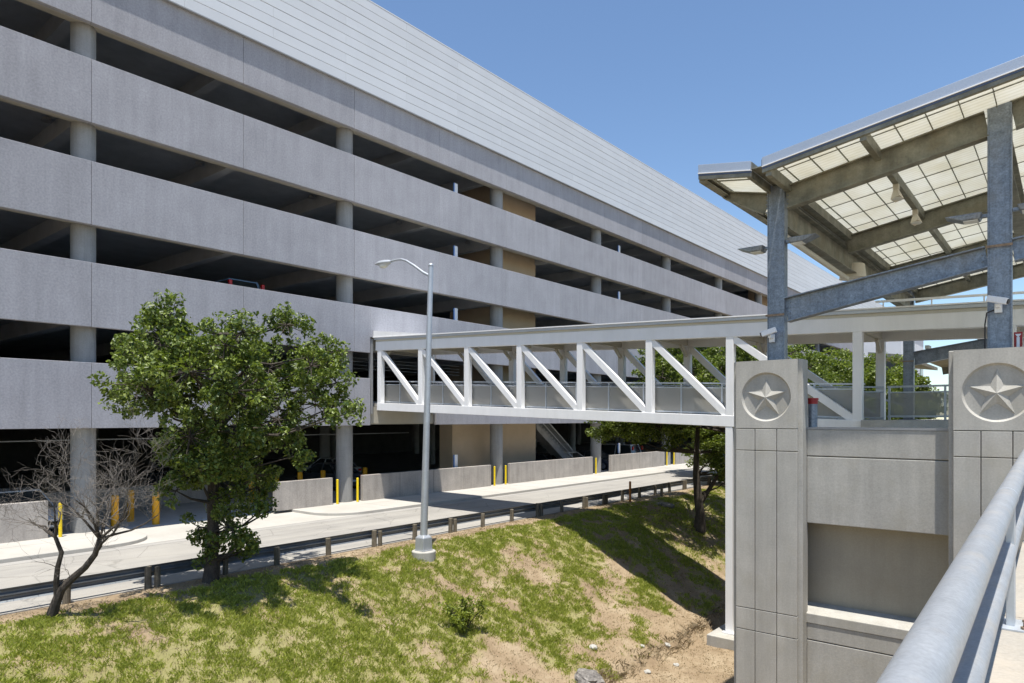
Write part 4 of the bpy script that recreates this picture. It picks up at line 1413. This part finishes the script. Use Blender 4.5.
# second canopy farther along the platforms
fc = thing('far_canopy', 'dark sloping steel canopy farther off, under the footbridge roof beside the rear canopy column', 'canopy', (-7.2, 45.0, E_(-.5)))
def zf(x): return E_(3.55) + .15 * (x + 7.2)
for x in (-7.2, -2.0):
    obj('column', MB().box(x - .16, x + .16, 44.85, 45.15, E_(-3), zf(x) - .02), 'galv', fc)
obj('rafter', MB().ibeam((-7.0, 45, zf(-7.0) - .3), (5, 45, zf(5) - .3), .5, .22), 'galv_warm', fc)
obj('rafter', MB().ibeam((-7.0, 56, zf(-7.0) - .3), (5, 56, zf(5) - .3), .5, .22), 'galv_warm', fc)
obj('wing', MB().hexa([(-9.2, 44, zf(-7.2) + .1), (-7.4, 44, zf(-7.2) - .15), (-7.4, 57, zf(-7.2) - .15), (-9.2, 57, zf(-7.2) + .1)],
                      [(-9.2, 44, zf(-7.2) + .3), (-7.4, 44, zf(-7.2) + .05), (-7.4, 57, zf(-7.2) + .05), (-9.2, 57, zf(-7.2) + .3)]), 'galv_warm', fc)
obj('roof', MB().hexa([(-7.1, 44, zf(-7.1)), (5, 44, zf(5)), (5, 57, zf(5)), (-7.1, 57, zf(-7.1))], [(-7.1, 44, zf(-7.1) + .14), (5, 44, zf(5) + .14), (5, 57, zf(5) + .14), (-7.1, 57, zf(-7.1) + .14)]), 'galv_warm', fc)
for k in range(5):
    x = -6.2 + 2.4 * k
    obj('purlin_end', MB().box(x - .1, x + .1, 43.8, 44.6, zf(x) + .145, zf(x) + .33), 'galv_warm', fc)
# pale building far behind the station
fb = thing('distant_building', 'pale blue grey building far behind the station platform', 'building', (-18, 93, -3))
obj('wall', MB().box(-20.2, -15.7, 92, 108, -3.3, 15.0), 'farwall', fb)
for x in (-19.0, -16.9):
    for z in (1.0, 5.0, 9.0):
        w = obj('window', MB().box(x - .9, x + .9, 91.93, 91.99, z, z + 2.4), 'glass', fb)
for y in (94, 98, 102, 106):
    for z in (1.0, 5.0, 9.0):
        obj('window', MB().box(-15.69, -15.63, y - .8, y + .8, z, z + 2.2), 'glass', fb)
obj('roof_edge', MB().box(-20.4, -15.5, 91.8, 108.2, 15.002, 15.4), 'white', fb)

# ------------------------------------------------------------------ light, sky, camera
sun_vec = Vector((.16, -.175, 1.0)).normalized()
sun = bpy.data.lights.new('sun', 'SUN')
sun.energy = 5.0
sun.angle = math.radians(.55)
sun.color = (1.0, .955, .88)
so = bpy.data.objects.new('sun', sun)
COL.objects.link(so)
so.rotation_euler = sun_vec.to_track_quat('Z', 'Y').to_euler()
so.location = (0, 0, 60)
w = bpy.data.worlds.new('World')
SC.world = w
w.use_nodes = True
nt = w.node_tree
bg = nt.nodes['Background']
sky = nt.nodes.new('ShaderNodeTexSky')
sky.sky_type = 'NISHITA'
sky.sun_disc = False
sky.sun_elevation = math.asin(sun_vec.z)
sky.sun_rotation = math.atan2(sun_vec.x, sun_vec.y)
sky.altitude = 150
sky.air_density = 1.0
sky.dust_density = .1
sky.ozone_density = 1.6
nt.links.new(mixc(nt, 1.0, sky.outputs[0], (1.04, 1.11, 1.16), 'MULTIPLY'), bg.inputs[0])
bg.inputs[1].default_value = .108

cam = bpy.data.cameras.new('camera')
cam.lens = 24.0
cam.sensor_width = 36.0
cam.shift_y = (418 - 341.5) / 1024
cam.clip_start = .05
cam.clip_end = 3000
co = bpy.data.objects.new('camera', cam)
COL.objects.link(co)
co.location = (0, 0, EYE)
co.rotation_euler = (math.radians(90), 0, math.asin(.63404))
SC.camera = co
SC.view_settings.view_transform = 'Standard'
SC.view_settings.look = 'None'
SC.view_settings.exposure = 0.5
SC.view_settings.gamma = 1.0
SC.cycles.use_denoising = True
SC.cycles.max_bounces = 8
SC.cycles.diffuse_bounces = 3
SC.cycles.transparent_max_bounces = 12
